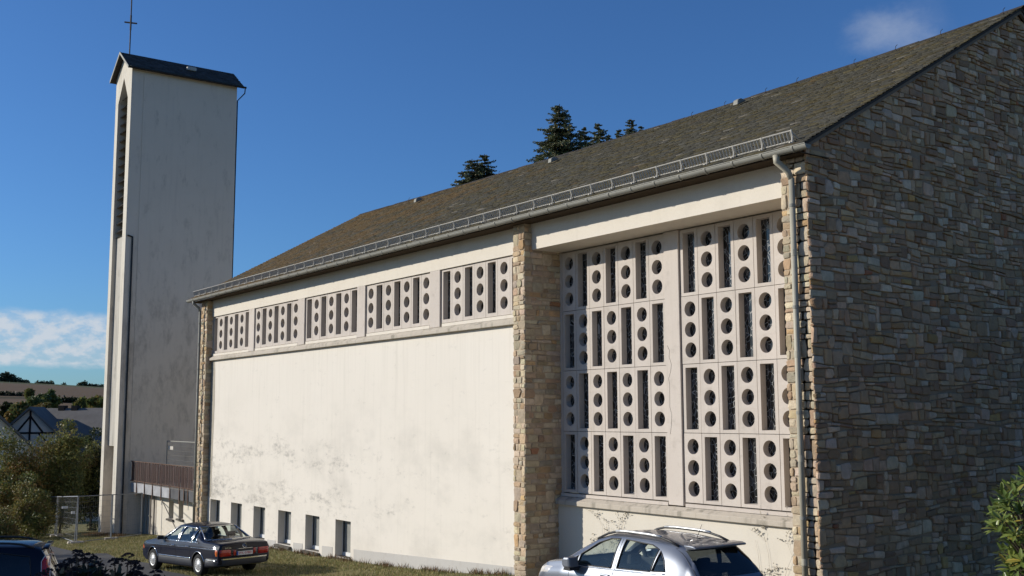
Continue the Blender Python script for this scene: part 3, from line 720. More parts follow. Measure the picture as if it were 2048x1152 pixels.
def hillmat():
    k = NT('ploughed_and_green_fields'); p = k.pos(); r = k.n('ShaderNodeVectorMath', operation='LENGTH'); k.link(p, r.inputs[0]); rad = r.outputs['Value']
    w = k.mth('ADD', rad, k.mth('MULTIPLY', k.noise(p, 0.01, 3), 30.0))
    soil = k.mix(k.noise(k.map(p, (0.02,0.02,0.02)), 3.0, 6), (0.15,0.10,0.058), (0.185,0.128,0.076))
    soil = k.mix(k.mr(k.noise(k.map(p, (0.6,0.03,0.1), rot=(0,0,0.5)), 1.0, 4), 0.45, 0.7, 0, 0.35), soil, (0.085,0.06,0.045))
    gr = k.mix(k.noise(p, 0.05, 5), (0.075,0.085,0.035), (0.13,0.125,0.06))
    f = k.mth('MAXIMUM', k.mr(w, 770, 790), k.mr(w, 400, 385))
    f2 = k.mth('MULTIPLY', k.mr(w, 585, 590), k.mr(w, 606, 600))
    return k.fin(k.mix(k.mth('MULTIPLY', f2, 0.8), k.mix(f, soil, gr), (0.06,0.055,0.03)), 0.95, 0.1)
MAT['hill'] = hillmat()
MAT['housewhite'] = plain('old_white_plaster', (0.68,0.63,0.55), 0.9, 0.1, var=0.12, scale=0.8)
MAT['beam'] = plain('dark_oak_beam', (0.03,0.026,0.024), 0.8, 0.1)
MAT['houseslate'] = plain('far_slate_roof', (0.15,0.14,0.13), 0.85, 0.1, var=0.35, scale=1.2)
MAT['redslat'] = plain('dark_red_painted_slat', (0.072,0.036,0.028), 0.6, 0.3, var=0.35, scale=4)
MAT['fasciametal'] = plain('weathered_fascia_sheet', (0.36,0.36,0.37), 0.5, 0.4, 0.2, var=0.35, scale=2.0)
MAT['fasciashade'] = plain('shaded_fascia_sheet', (0.085,0.085,0.09), 0.6, 0.3, 0.2, var=0.4, scale=2.0)  # same sheet metal, its duller reflection and shade put into the colour
MAT['rust'] = plain('rusty_bracket', (0.13,0.075,0.05), 0.8, 0.2, var=0.4, scale=9)
MAT['doorgrey'] = plain('grey_timber_door', (0.36,0.32,0.265), 0.6, 0.3, var=0.25, scale=3)
MAT['darkvoid'] = plain('dark_louvre_board', (0.045,0.04,0.033), 0.85, 0.15, var=0.4, scale=2)

# ---------------------------------------------------------------- bell tower
TX0, TX1, TY0, TY1, TB = -59.85, -57.0, 16.5, 22.35, -6.6
tower = empty('bell_tower', (-58.4, 19.4, -5.95), 'tall narrow grey white bell tower with louvred slit and small slate roof', 'tower')
PR, PL, ND = 0.62, 0.50, 0.75          # right pier, left pier, notch depth
TE = 18.68; TR = 19.72; XM = (TX0+TX1)/2
m = MB()
out = [(TX1,TY0),(TX1,TY1),(TX0,TY1),(TX0,TY0),(TX0+PL,TY0),(TX0+PL,TY0+ND),(TX1-PR,TY0+ND),(TX1-PR,TY0)]
SPR = 17.15
V = [(x, y, TB) for x, y in out]+[(x, y, SPR) for x, y in out]
m.add(V, [(i, (i+1) % 8, (i+1) % 8+8, i+8) for i in range(8)])
m.obj('tower_wall', MAT['tower'], tower)
# gable head with pointed opening, back part above the springing
apx = 18.42
def head(y0, y1, opening):
    h = MB()
    if opening:
        h.prism([(TX1,SPR),(TX1,TE),(XM,TR),(XM,apx),(TX1-PR,SPR)], 1, y0, y1).prism([(TX0,SPR),(TX0+PL,SPR),(XM,apx),(XM,TR),(TX0,TE)], 1, y0, y1)
    else: h.prism([(TX1,SPR),(TX1,TE),(XM,TR),(TX0,TE),(TX0,SPR)], 1, y0, y1)
    return h
head(TY0, TY0+ND, True).obj('gable_head', MAT['tower'], tower); head(TY0+ND, TY1, False).obj('upper_wall', MAT['tower'], tower)
# lit pier faces, a thin skin coloured in a sunlit tone of the tower render
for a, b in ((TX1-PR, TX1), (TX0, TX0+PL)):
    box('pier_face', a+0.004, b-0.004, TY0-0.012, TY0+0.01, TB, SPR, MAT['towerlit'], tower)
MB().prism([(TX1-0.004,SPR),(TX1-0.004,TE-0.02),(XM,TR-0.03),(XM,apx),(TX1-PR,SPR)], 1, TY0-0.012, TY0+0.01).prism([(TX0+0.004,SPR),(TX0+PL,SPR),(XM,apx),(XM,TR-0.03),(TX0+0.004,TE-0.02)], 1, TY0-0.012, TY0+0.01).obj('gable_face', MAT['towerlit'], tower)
def at_y(px, py, y): d = ray(px, py); return d*(y/d.y)
def at_x(px, py, x): d = ray(px, py); return d*(x/d.x)
zt, zb_ = at_y(247, 467, TY0).z, at_y(232, 893, TY0).z
slab = MB().box(TX0+PL+0.003, TX1-PR-0.003, TY0+0.19, TY0+ND-0.01, zb_, zt).obj('slit_panel', MAT['board'], tower)
MB().prism([(TY0+0.10, zt+0.003),(TY0+ND-0.02, zt+0.003),(TY0+ND-0.02, zt+0.30)], 0, TX0+PL+0.01, TX1-PR-0.01).obj('slit_sill', MAT['zinc'], slab)
z = zt+0.5
while z < 17.9:
    hw = 0.0 if z < SPR else (z-SPR)/(apx-SPR)*0.86
    a, b = TX0+PL+0.01+hw, TX1-PR-0.01-hw
    if b-a > 0.25:
        o = MB().prism([(TY0+0.12, z-0.20),(TY0+0.15, z-0.225),(TY0+0.60, z+0.16),(TY0+0.57, z+0.19)], 0, a, b).obj('louvre_slat', MAT['darkvoid'], tower)
    z += 0.46
box('louvre_back', TX0+PL+0.01, TX1-PR-0.01, TY0+0.68, TY0+0.70, zt, SPR, MAT['dark'], tower)
# raised render field on the long shaded side
box('side_panel', TX1-0.02, TX1+0.022, 17.13, 21.75, TB, 18.40, MAT['tower'], tower)
MB().tube([(TX1+0.07, 16.55, zt-0.15), (TX1+0.07, 16.83, zt-0.22), (TX1+0.07, 16.83, zt-0.5), (TX1+0.07, 16.83, TB)], 0.045, 8).obj('drain_pipe', MAT['black'], tower)
# roof
OV = 0.26; e0, e1 = TE-0.02, TR+0.10; ry0, ry1 = TY0-0.28, TY1+0.30
hwid = XM-TX0+OV; drop = (TR-TE)/(XM-TX0)*hwid
trf = MB()
for s in (1, -1):
    pr_ = [(XM, e1),(XM+s*hwid, e1-drop),(XM+s*hwid, e1-drop-0.09),(XM, e1-0.09)]
    trf.prism(pr_, 1, ry0, ry1)
trf = trf.obj('tower_roof', MAT['slate_dark'], tower)
RT = random.Random(9); nrows = 11
for s in (1, -1):
    V, F, C = [], [], []
    for r_ in range(nrows):
        y = ry0-RT.uniform(0, 0.2)
        while y < ry1:
            w = RT.uniform(0.2, 0.34); ya, yb = max(y, ry0), min(y+w-0.006, ry1+0.02); y += w
            if yb-ya < 0.05: continue
            t0, t1 = (r_-0.1)/nrows, min(1, (r_+1.2)/nrows)
            def P(t, yy, up): return (XM+s*hwid*(1-t)*1.01, yy, e1-drop*(1-t)+up)
            l = 0.018+RT.uniform(0, 0.014); n = len(V)
            V += [P(t0, ya, l), P(t0, yb, l), P(t1, yb, 0.004), P(t1, ya, 0.004), P(t0, ya, -0.01), P(t0, yb, -0.01)]
            F += [(n, n+1, n+2, n+3), (n, n+4, n+5, n+1)]; g = RT.uniform(0.5, 1.5); c = (0.045*g, 0.042*g, 0.042*g)
            if r_ < 1: c = (0.06, 0.065, 0.02)
            C += [c, c]
    mesh('slates', V, F, MAT['stone'], trf, cols=C, kind='stuff')
for s in (1, -1):
    MB().prism([(XM, e1+0.03),(XM+s*(hwid+0.02), e1-drop+0.03),(XM+s*(hwid+0.02), e1-drop-0.11),(XM, e1-0.11)], 1, ry0-0.03, ry0).obj('verge_flashing', MAT['zinc'], trf)
gt = MB().tube([(XM+hwid+0.05, ry0+0.1, e1-drop-0.02), (XM+hwid+0.05, ry1+0.12, e1-drop-0.03)], 0.06, 8).obj('tower_gutter', MAT['black'], trf)
MB().tube([(XM+hwid+0.05, ry1+0.06, e1-drop-0.05), (XM+hwid, ry1+0.06, e1-drop-0.35), (TX1-0.1, TY1+0.08, e1-drop-0.75), (TX1-0.12, TY1+0.03, TB)], 0.035, 8).obj('tower_downpipe', MAT['black'], trf)
q = at_x(383, 138, XM+0.75)
bevel(MB().box(q.x-0.12, q.x+0.12, q.y-0.26, q.y+0.26, q.z-0.12, q.z+0.10).obj('skylight_box', MAT['galv'], trf), 0.03)
# cross on a mast
mx_, my_ = XM, 16.72; zc = at_x(265, 47, XM).z
MB().tube([(mx_, my_, e1-0.1), (mx_, my_, zc+3.4)], 0.035, 8).obj('mast', MAT['iron'], tower)
MB().tube([(mx_-0.30, my_-0.24, zc+0.10), (mx_+0.30, my_+0.24, zc-0.06)], 0.045, 6).tube([(mx_, my_, zc-0.4), (mx_, my_, zc+0.45)], 0.05, 6).obj('cross_arms', MAT['iron'], tower)

# ---------------------------------------------------------------- terrace annex between tower and church
ann = empty('annex', (-51.5, 18.5, -5.7), 'low white rendered annex with roof terrace, red slat railing and grey door beside the tower', 'annex')
AY, BY = 17.87, 17.22
zr_, zf, zfb = -2.22, -3.30, -3.72
aw = [(338, 347.5), (358, 367)]
holes = []
for a, b in aw:
    x0, x1 = at_y(a, 1010, AY).x, at_y(b, 1010, AY).x
    holes.append((x0, x1, at_y(a, 1037, AY).z, at_y(a, 1001, AY).z))
wall_with_holes('annex_wall', -54.72, -45.4, AY, -6.8, zfb+0.1, holes, 0.3, MAT['lowwall'], ann)
for h in holes:
    w_ = box('annex_window', h[0], h[1], AY+0.26, AY+0.29, h[2], h[3], MAT['pane'], ann)
    box('window_sill', h[0]-0.12, h[1]+0.12, AY-0.10, AY+0.25, h[2]-0.09, h[2]-0.003, MAT['sillstone'], w_)
dr = box('door', -56.95, -54.74, AY+0.04, AY+0.10, -6.6, zfb+0.05, MAT['doorgrey'], ann)
for x in (-56.9, -56.35, -55.8, -55.25, -54.8): box('door_batten', x, x+0.10, AY-0.012, AY+0.04, -6.6, zfb+0.03, MAT['doorgrey'], dr)
box('door_gap', -55.86, -55.81, AY+0.02, AY+0.045, -6.6, zfb, MAT['black'], dr)
MB().tube([(-55.72, AY-0.06, -4.95), (-55.60, AY-0.06, -4.95)], 0.025, 6).tube([(-55.72, AY+0.03, -4.95), (-55.72, AY-0.06, -4.95)], 0.02, 6).obj('door_handle', MAT['zinc'], dr)
box('annex_core', -56.98, -45.42, AY+0.42, 22.3, -6.8, zfb-0.01, MAT['mortar'], ann)
slabo = box('terrace_slab', -56.97, -45.44, BY+0.03, 22.3, zfb, zf, MAT['ledge'], ann)
fx = [-56.9]+[at_y(px, 985, BY).x for px in (273.8, 289.5, 305.6, 323, 340.7, 359.8, 377)]+[-48.9, -47.3, -45.46]
for i in range(len(fx)-1):
    o = MB().prism([(BY-0.02, zf+0.0),(BY+0.025, zf+0.0),(BY+0.025, zfb-0.03),(BY+0.0, zfb-0.05)], 0, fx[i]+0.03, fx[i+1]-0.03).obj('fascia_panel', MAT['fasciametal'] if i < 5 else MAT['fasciashade'], slabo)
    box('rail_bracket', fx[i+1]-0.028, fx[i+1]+0.028, BY-0.05, BY-0.023, zfb-0.22, zf+0.12, MAT['rust'], slabo)
rail = MB().tube([(-56.95, BY-0.02, zr_), (-45.5, BY-0.02, zr_)], 0.022, 6).tube([(-56.95, BY-0.02, zf+0.10), (-45.5, BY-0.02, zf+0.10)], 0.02, 6).obj('railing', MAT['rust'], ann)
RR = random.Random(21); x = -56.9
sm = me_of(MB().box(-0.5, 0.5, -0.011, 0.011, 0, 1), MAT['redslat'], 'rail_slat')
while x < -45.6:
    w = RR.uniform(0.03, 0.055); o = place('rail_slat', sm, rail, loc=(x+w/2, BY-0.02+RR.uniform(-0.012, 0.012)+0.036, zf+0.06)); o.scale = (w, 1, zr_-zf-0.08+RR.uniform(-0.05, 0.03))
    x += w+RR.uniform(0.04, 0.09)
MB().tube([at_y(322, 997, BY+0.2), at_y(352, 1058, BY-1.0)], 0.02, 5).obj('stay_rod', MAT['iron'], ann)
gp = empty('fence_panel', (-50.5, 18.6, zf), 'thin wire fence panel standing on the annex terrace against the tower', 'fence', 'wire site fence panels')
ga, gb, gt_ = at_y(332, 960, 18.6), at_y(396, 960, 18.6), at_y(332, 882, 18.6).z
MB().tube([(ga.x, 18.6, zf), (ga.x, 18.6, gt_)], 0.03, 6).tube([(gb.x+0.3, 18.6, zf), (gb.x+0.3, 18.6, gt_)], 0.03, 6).tube([(ga.x, 18.6, gt_), (gb.x+0.3, 18.6, gt_)], 0.03, 6).obj('fence_frame', MAT['zinc'], gp)
wi = MB()
for k in range(1, 9): zz = zf+(gt_-zf)*k/9; wi.tube([(ga.x, 18.6, zz), (gb.x+0.3, 18.6, zz)], 0.006, 3)
wi.obj('wire_mesh', MAT['zinc'], gp)
box('fence_sign', ga.x+0.25, ga.x+1.0, 18.57, 18.58, gt_-0.42, gt_-0.25, MAT['galv'], gp)

# ---------------------------------------------------------------- ground, road, hill
xs = sorted(set(GX+list(np.linspace(-62, 0, 63)))); ys = [-400,-150,-60,-30]+list(np.linspace(-20, 24, 12))+[40, 80, 200, 500, 900]
V = [(x, y, gz(x, y)) for x in xs for y in ys]; ny = len(ys)
F = [(i*ny+j, (i+1)*ny+j, (i+1)*ny+j+1, i*ny+j+1) for i in range(len(xs)-1) for j in range(ny-1)]
tag(mesh('ground', V, F, MAT['ground'], smooth=True), kind='structure')
ROADP = [on_ground(*p) for p in ((-160,1066),(0,1080),(100,1092),(150,1104),(180,1108),(213,1107),(228,1114),(242,1121),(270,1123),(300,1127),(322,1141),(360,1148),(420,1160),(520,1185),(700,1240))]
road_xy = [(p.x, p.y) for p in ROADP]+[(-16, 7.5), (-9, 6.0), (0, 5.5), (0, -8), (-30, -8), (-75, -9)]
bm = bmesh.new(); f = bm.faces.new([bm.verts.new((x, y, 0)) for x, y in road_xy])
for cx in np.arange(-90, 1, 1.0):
    bmesh.ops.bisect_plane(bm, geom=bm.verts[:]+bm.edges[:]+bm.faces[:], plane_co=(cx, 0, 0), plane_no=(1, 0, 0))
for v in bm.verts: v.co.z = gz(v.co.x, v.co.y)+0.012
bmesh.ops.triangulate(bm, faces=bm.faces); bmesh.ops.recalc_face_normals(bm, faces=bm.faces)
me = bpy.data.meshes.new('road'); bm.to_mesh(me); bm.free(); me.materials.append(MAT['asphalt'])
ro = bpy.data.objects.new('road', me); COL.objects.link(ro); ro['kind'] = 'structure'
MAT['gravel'] = plain('pale_bounce_gravel', (0.36,0.315,0.255), 0.95, 0.1, var=0.3, scale=14, bmp=0.6)
V, F = [], []; yx = np.arange(-20.0, 26.0, 1.0)
for x in yx: V += [(x, 5.0 if x < -15 else -6.0, gz(x, 0)+0.02), (x, 15.9 if x < -12.6 else 16.2, gz(x, 0)+0.02)]
for i in range(len(yx)-1): F.append((2*i, 2*i+2, 2*i+3, 2*i+1))
tag(fixn(mesh('unseen_bounce_yard', V, F, MAT['gravel'])), kind='structure')  # unseen pale yard added to bounce warm sunlight onto the shaded gable
def in_road(x, y):
    c = False; n = len(road_xy)
    for i in range(n):
        (x0, y0), (x1, y1) = road_xy[i], road_xy[(i+1) % n]
        if (y0 > y) != (y1 > y) and x < (x1-x0)*(y-y0)/(y1-y0)+x0: c = not c
    return c
az = np.radians(np.linspace(35, 175, 71)); rad = [260, 330, 400, 470, 540, 620, 700, 780, 850, 950, 1200]
hz = [-26, -18, -9, -1, 5.5, 11.5, 16.5, 20.5, 22.8, 20, 6]
V, F = [], []
for i, a in enumerate(az):
    for r_, h in zip(rad, hz):
        w = 1.0+0.05*math.sin(a*9+0.6)+0.03*math.sin(a*23+1.0)+0.9*max(-0.2, a-1.29); h2 = (h*(w if h > 0 else 1))
        V.append((-math.sin(a)*r_, math.cos(a)*r_, h2))
k = len(rad)
for i in range(len(az)-1):
    for j in range(k-1): F.append((i*k+j, (i+1)*k+j, (i+1)*k+j+1, i*k+j+1))
tag(fixn(mesh('hill', V, F, MAT['hill'], smooth=True)), kind='structure')
def hill_at(px, r_):
    d = ray(px, 770); a = math.atan2(-d.x, d.y); h = float(np.interp(r_, rad, hz)); w = 1.0+0.05*math.sin(a*9+0.6)+0.03*math.sin(a*23+1.0)+0.9*max(-0.2, a-1.29)
    return Vector((-math.sin(a)*r_, math.cos(a)*r_, h*w if h > 0 else h))

# ---------------------------------------------------------------- leaves
def leaf_cloud(centres, radii, per, size, cols, r, squash=0.8, shape='leaf'):
    """little folded leaves gathered in clumps; returns V, F, C arrays"""
    centres = np.asarray(centres); radii = np.asarray(radii); n = len(centres)*per
    idx = np.repeat(np.arange(len(centres)), per)
    d = r.normal(size=(n, 3)); d /= np.linalg.norm(d, axis=1)[:, None]
    rr = radii[idx]*(0.35+0.75*r.random(n)**0.6)
    p = centres[idx]+d*rr[:, None]*np.array([1, 1, squash])
    a = r.normal(size=(n, 3)); a += d*0.6; a /= np.linalg.norm(a, axis=1)[:, None]
    b = np.cross(a, r.normal(size=(n, 3))); b /= np.linalg.norm(b, axis=1)[:, None]
    L = size*(0.6+0.8*r.random(n))[:, None]; W = L*0.42
    v = np.stack([p-a*L*0.5, p+b*W*0.5, p+a*L*0.5, p-b*W*0.5], axis=1).reshape(-1, 3)
    f = np.arange(4*n).reshape(-1, 4)
    cols = np.asarray(cols); c = cols[r.integers(0, len(cols), len(centres))][idx]*(0.7+0.6*r.random(n))[:, None]
    mixm = r.random(n) < 0.35; c[mixm] = cols[r.integers(0, len(cols), mixm.sum())]
    return v, f, c
def blob_centres(n, c, rx, ry, rz, r, low=-0.6, shell=0.55):
    out = []
    while len(out) < n:
        d = r.normal(size=3); d /= np.linalg.norm(d)
        if d[2] < low: continue
        k = shell+(1-shell)*r.random()
        k *= 0.85+0.3*math.sin(d[0]*5+d[1]*4+c[0])*0.5
        out.append((c[0]+d[0]*rx*k, c[1]+d[1]*ry*k, c[2]+d[2]*rz*k))
    return out
def broad_tree(name, base, crown_c, rx, ry, rz, nclump, per, leaf, cols, label, cat='tree', group=None, seed=1, trunk_r=0.18, shell=0.45, low=-0.75):
    r = np.random.default_rng(seed); t = empty(name, base, label, cat, group)
    cc = np.array(crown_c); cen = blob_centres(nclump, cc, rx, ry, rz, r, low, shell)
    V, F, C = leaf_cloud(cen, [min(rx, rz)*0.26*(0.7+0.6*r.random()) for _ in cen], per, leaf, cols, r)
    mesh('crown', V, F, MAT['leaf'], t, cols=C)
    tr = MB(); b = Vector(base); top = Vector(crown_c)
    tr.tube([b+Vector((0,0,-0.3)), b.lerp(top, 0.35)+Vector((0.06,0.04,0)), b.lerp(top, 0.75), top], trunk_r, 8, r2=trunk_r*0.35)
    for k in range(0, min(len(cen), 26)):
        e = Vector(cen[k]); s = b.lerp(top, r.uniform(0.3, 0.85)); tr.tube([s, s.lerp(e, 0.5)+Vector((0,0,0.08)), e], trunk_r*0.32, 5, r2=trunk_r*0.07)
    tr.obj('trunk', MAT['bark'], t); return t
OLIVE = [(0.19,0.195,0.055),(0.25,0.24,0.065),(0.135,0.16,0.05),(0.26,0.215,0.06),(0.17,0.175,0.05),(0.12,0.15,0.045),(0.22,0.15,0.06)]
GREEN = [(0.10,0.14,0.045),(0.14,0.17,0.055),(0.075,0.105,0.04),(0.18,0.18,0.05)]
AUTUMN = [(0.21,0.17,0.05),(0.25,0.17,0.045),(0.15,0.155,0.05),(0.23,0.13,0.04)]
DARKG = [(0.035,0.05,0.02),(0.05,0.062,0.022),(0.025,0.035,0.015),(0.06,0.05,0.02)]
def shrub_px(px, pz_top, depth, wpx, name, label, cols, seed, n=90, per=190, leaf=0.15, squash=1.0):
    d = ray(px, 900); k = depth; b = Vector((d.x*k, d.y*k, 0)); b.z = gz(b.x, b.y)
    top = (ray(px, pz_top)*k).z; hw = wpx*k/FPX/2; cz = (b.z+top)/2-0.25
    return broad_tree(name, b, (b.x, b.y, cz), hw, hw*0.8, (top-b.z)/2+0.3, n, per, leaf, cols, label, 'shrub', 'shrubs behind the site fence', seed, 0.06, 0.25, -1.1)
shrub_px(126, 826, 62, 150, 'shrub', 'tall olive green shrub with loose upright shoots next to the tower', OLIVE, 4, 170, 240)
shrub_px(30, 852, 60, 180, 'shrub', 'wide yellowish green shrub behind the dark blue car at the left edge', OLIVE+AUTUMN, 5, 160, 230)
shrub_px(186, 850, 64, 100, 'shrub', 'dark shaded shrub squeezed against the foot of the tower', DARKG+OLIVE[:2], 6, 110, 200)  # dark leaf tints put the shrub's shade into its colour
shrub_px(70, 950, 55, 120, 'shrub', 'low bushy shrub in front of the hedge beside the site fence', OLIVE, 7, 80, 190, 0.13)
shrub_px(8, 1005, 53, 110, 'shrub', 'low reddish brown bramble at the left edge of the view', AUTUMN+OLIVE, 8, 50, 150, 0.12)

# distant trees
def far_tree(px, pytop, dist, wpx, cols, seed, label, hpx=45, group='trees in the valley behind the houses'):
    d = ray(px, 800); k = dist; x, y = d.x*k, d.y*k; top = (ray(px, pytop)*k).z; w = wpx*k/FPX/2; hz_ = hpx*k/FPX/2
    b = Vector((x, y, top-hz_*2-8)); broad_tree('valley_tree', b, (x, y, top-hz_), w, w, hz_*1.05, 60, 110, 0.010*k*0.5, cols, label, 'tree', group, seed, 0.3, 0.35, -0.9)
far_tree(40, 803, 170, 62, GREEN+AUTUMN, 31, 'yellow green round tree behind the half timbered gable', 55)
far_tree(96, 780, 260, 46, GREEN, 32, 'tallest green tree in front of the brown ploughed field', 60)
far_tree(72, 792, 230, 40, GREEN, 33, 'mid green tree left of the tallest valley tree', 45)
far_tree(88, 806, 200, 36, AUTUMN, 34, 'orange tinged small tree above the dark house ridge', 34)
far_tree(165, 800, 240, 48, OLIVE, 35, 'olive tree left of the tower above the long slate roof', 40)
far_tree(198, 791, 220, 46, OLIVE+AUTUMN, 36, 'autumn coloured tree touching the tower edge', 50)
far_tree(18, 806, 210, 26, DARKG, 37, 'dark small tree at the left edge above the white gable', 34)
far_tree(58, 780, 420, 14, OLIVE, 38, 'lone round tree standing in the ploughed field', 16, 'lone trees on the far fields')
RF = np.random.default_rng(77)
def far_mass(name, pts, size, cols, per, rad_):
    V, F, C = leaf_cloud(pts, [rad_*(0.7+0.6*RF.random()) for _ in pts], per, size, cols, RF, 0.9)
    tag(mesh(name, V, F, MAT['leaf'], cols=C), 'dark woodland and hedgerow trees along the far hill crest' if name == 'far_wood' else 'low hedge line crossing the ploughed field', 'wood' if name == 'far_wood' else 'hedge', kind='stuff')
pts = []
for k in range(70):
    px = RF.uniform(-120, 46); h = 7; p = hill_at(px, 845); pts.append((p.x, p.y, p.z+RF.random()*h*(1.0 if px < 18 else max(0.05, (46-px)/40))))
for px in list(np.linspace(30, 55, 10))+list(np.linspace(74, 105, 12))+[128]+list(np.linspace(158, 178, 8))+list(np.linspace(180, 205, 8)):
    p = hill_at(px, 850); pts.append((p.x, p.y, p.z+RF.random()*1.0-0.6+(2.2 if 164 < px < 171 else 0)))
far_mass('far_wood', pts, 1.6, [(0.07,0.09,0.045),(0.09,0.105,0.05),(0.055,0.075,0.04)], 70, 1.9)
pts = []
for px in np.linspace(108, 158, 26): p = hill_at(px, 560); pts.append((p.x, p.y, p.z+1.0))
for px in np.linspace(-20, 50, 30): p = hill_at(px, 600); pts.append((p.x, p.y, p.z+0.3))
far_mass('field_hedge', pts, 1.4, DARKG, 30, 1.9)

# village houses behind the shrubs
def house(name, label, apex_px, apex_py, dist, half, length, pitch, yaw, gable_mat, tim=True):
    a = ray(apex_px, apex_py)*dist; h = empty(name, (a.x, a.y, gz(a.x, a.y)), label, 'house')
    U = Vector((math.cos(yaw), math.sin(yaw), 0)); W = Vector((-math.sin(yaw), math.cos(yaw), 0))   # U along gable, W along ridge (away)
    zr = a.z; ze = zr-half*pitch; zb = gz(a.x, a.y)-1
    def P(u, w, z): return Vector((a.x, a.y, 0))+U*u+W*w+Vector((0, 0, z))
    m = MB(); prof = [(-half,zb),(half,zb),(half,ze),(0,zr),(-half,ze)]
    m.add([P(u, w, z) for w in (0, length) for u, z in prof], [(0,1,2,3,4),(9,8,7,6,5),(0,5,6,1),(1,6,7,2),(4,9,5,0)]); m.obj('house_wall', gable_mat, h)
    ov = 0.5
    r_ = MB()
    for s in (-1, 1):
        e = half+ov; q = [(0, zr+0.12),(s*e, zr+0.12-e*pitch),(s*e, zr-0.08-e*pitch),(0, zr-0.08)]
        r_.add([P(u, w, z) for w in (-ov, length+ov) for u, z in q], [(0,1,2,3),(7,6,5,4),(0,4,5,1),(1,5,6,2),(2,6,7,3),(3,7,4,0)])
    rf = r_.obj('house_roof', MAT['houseslate'], h)
    if tim:
        def beam(u0, z0, u1, z1, t=0.075):
            d_ = Vector((u1-u0, z1-z0)).normalized()*t; n_ = Vector((-d_.y, d_.x))
            q = [(u0+n_.x, z0+n_.y),(u1+n_.x, z1+n_.y),(u1-n_.x, z1-n_.y),(u0-n_.x, z0-n_.y)]
            MB().add([P(u, w, z) for w in (-0.06, 0.05) for u, z in q], [(0,1,2,3),(7,6,5,4),(0,4,5,1),(1,5,6,2),(2,6,7,3),(3,7,4,0)]).obj('timber', MAT['beam'], h)
        beam(0, zr-0.2, 0, ze-0.5); beam(-half*0.62, zr-half*pitch*0.62, half*0.62, zr-half*pitch*0.62)
        beam(-half, ze, half, ze); beam(0, zr-0.7, half*0.3, zr-half*pitch*0.62); beam(0, zr-0.7, -half*0.3, zr-half*pitch*0.62)
        beam(-half*0.5, ze, -half*0.2, zr-half*pitch*0.62); beam(half*0.5, ze, half*0.2, zr-half*pitch*0.62); beam(-half*0.72, zr-half*pitch*0.75, -half*0.5, ze)
    return h, rf, P, zr
vaz = math.atan2(-ray(62, 814).x, ray(62, 814).y)
house('timber_house', 'half timbered house gable with white plaster rising above the shrubs', 62, 816, 92, 3.6, 4.0, 0.95, vaz-0.25, MAT['housewhite'])
house('gable_house', 'plain white house gable cut by the left edge of the view', -22, 815, 84, 3.2, 9, 0.95, vaz+0.2, MAT['housewhite'], False)
a = ray(104, 819); hb, rf, P, zr = house('slate_house', 'long dark slate house roof between the timbered gable and the tower', 102, 819, 98, 4.2, 13, 0.8, vaz-math.pi/2-0.6, MAT['housewhite'], False)
for w in (0.9, 2.2):
    MB().add([P(u, w_, z) for u in (-0.3, 0.3) for w_ in (w, w+0.6) for z in (zr-0.2, zr+0.35)], [(0,1,3,2),(4,6,7,5),(0,4,5,1),(2,3,7,6),(1,5,7,3),(0,2,6,4)]).obj('chimney', MAT['beam'], rf)

# ---------------------------------------------------------------- conifers behind the ridge
def conifer(px, pytop, dist, hpx, wpx, seed, label, ragged=1.0):
    r = np.random.default_rng(seed); d = ray(px, pytop); k = dist/ d.length; top = d*k
    g = gz(top.x, top.y); hvis = hpx*dist/FPX; half = wpx*1.35*dist/FPX/2; H = max(hvis*1.5, 6)
    t = empty('spruce', (top.x, top.y, g), label, 'tree', 'dark conifers behind the church roof')
    MB().tube([(top.x, top.y, g-0.3), (top.x+0.1, top.y, (g+top.z)/2), (top.x, top.y, top.z)], 0.28, 7, r2=0.02).obj('trunk', MAT['bark'], t)
    V, C = [], []; br = MB(); z = 0.15
    cols = np.array([(0.13,0.16,0.075),(0.18,0.19,0.09),(0.09,0.12,0.06),(0.22,0.185,0.10),(0.14,0.15,0.10)])
    while z < H:
        frac = z/hvis; R = half*min(1.3, 0.14+1.1*frac**0.75)*ragged
        for b in range(int(6+7*min(1, frac))):
            a = r.uniform(0, 6.283); L = R*r.uniform(0.45, 1.25); s = np.array([top.x, top.y, top.z-z]); dirh = np.array([math.cos(a), math.sin(a), 0])
            tilt = r.uniform(-0.15, 0.35) if frac < 0.3 else r.uniform(-0.35, 0.12)
            nseg = max(5, int(L/0.085)); tt = (np.arange(nseg)+0.6)/nseg
            pts_ = s+dirh*(L*tt)[:, None]+np.array([0, 0, 1])*((tilt*tt-0.18*tt**2+0.16*tt**4)*L)[:, None]
            e = pts_[-1]; br.tube([Vector(s), Vector(pts_[len(pts_)//2]), Vector(e)], 0.03, 4, r2=0.006)
            side = np.array([-dirh[1], dirh[0], 0])
            for q, (p, u) in enumerate(zip(pts_, tt)):
                for sgn in (-1, 1, -1, 1, 0, 0):
                    ln = L*0.24*(1.15-u)*r.uniform(0.4, 1.2)+0.09; dv = side*sgn*r.uniform(0.5, 1.1)+dirh*r.uniform(0.2, 0.9)+np.array([0, 0, r.uniform(-0.55, 0.35)])
                    dv /= np.linalg.norm(dv); wv = np.cross(dv, r.normal(size=3)); wv /= np.linalg.norm(wv); wd = 0.018+0.022*r.random()
                    V += [p-wv*wd, p+dv*ln*0.6+wv*wd*1.3, p+dv*ln, p+dv*ln*0.5-wv*wd*1.2]; C.append(cols[r.integers(0, 5)]*r.uniform(0.7, 1.4))
        z += 0.15+0.09*r.random()+0.012*z
    V = np.array(V); mesh('crown', V, np.arange(len(V)).reshape(-1, 4), MAT['needle'], t, cols=C); br.obj('branches', MAT['bark'], t)
conifer(1119, 208, 62, 130, 80, 1, 'largest loose spruce standing above the church ridge')
conifer(969, 308, 64, 75, 52, 2, 'fuller spruce of the left pair above the ridge')
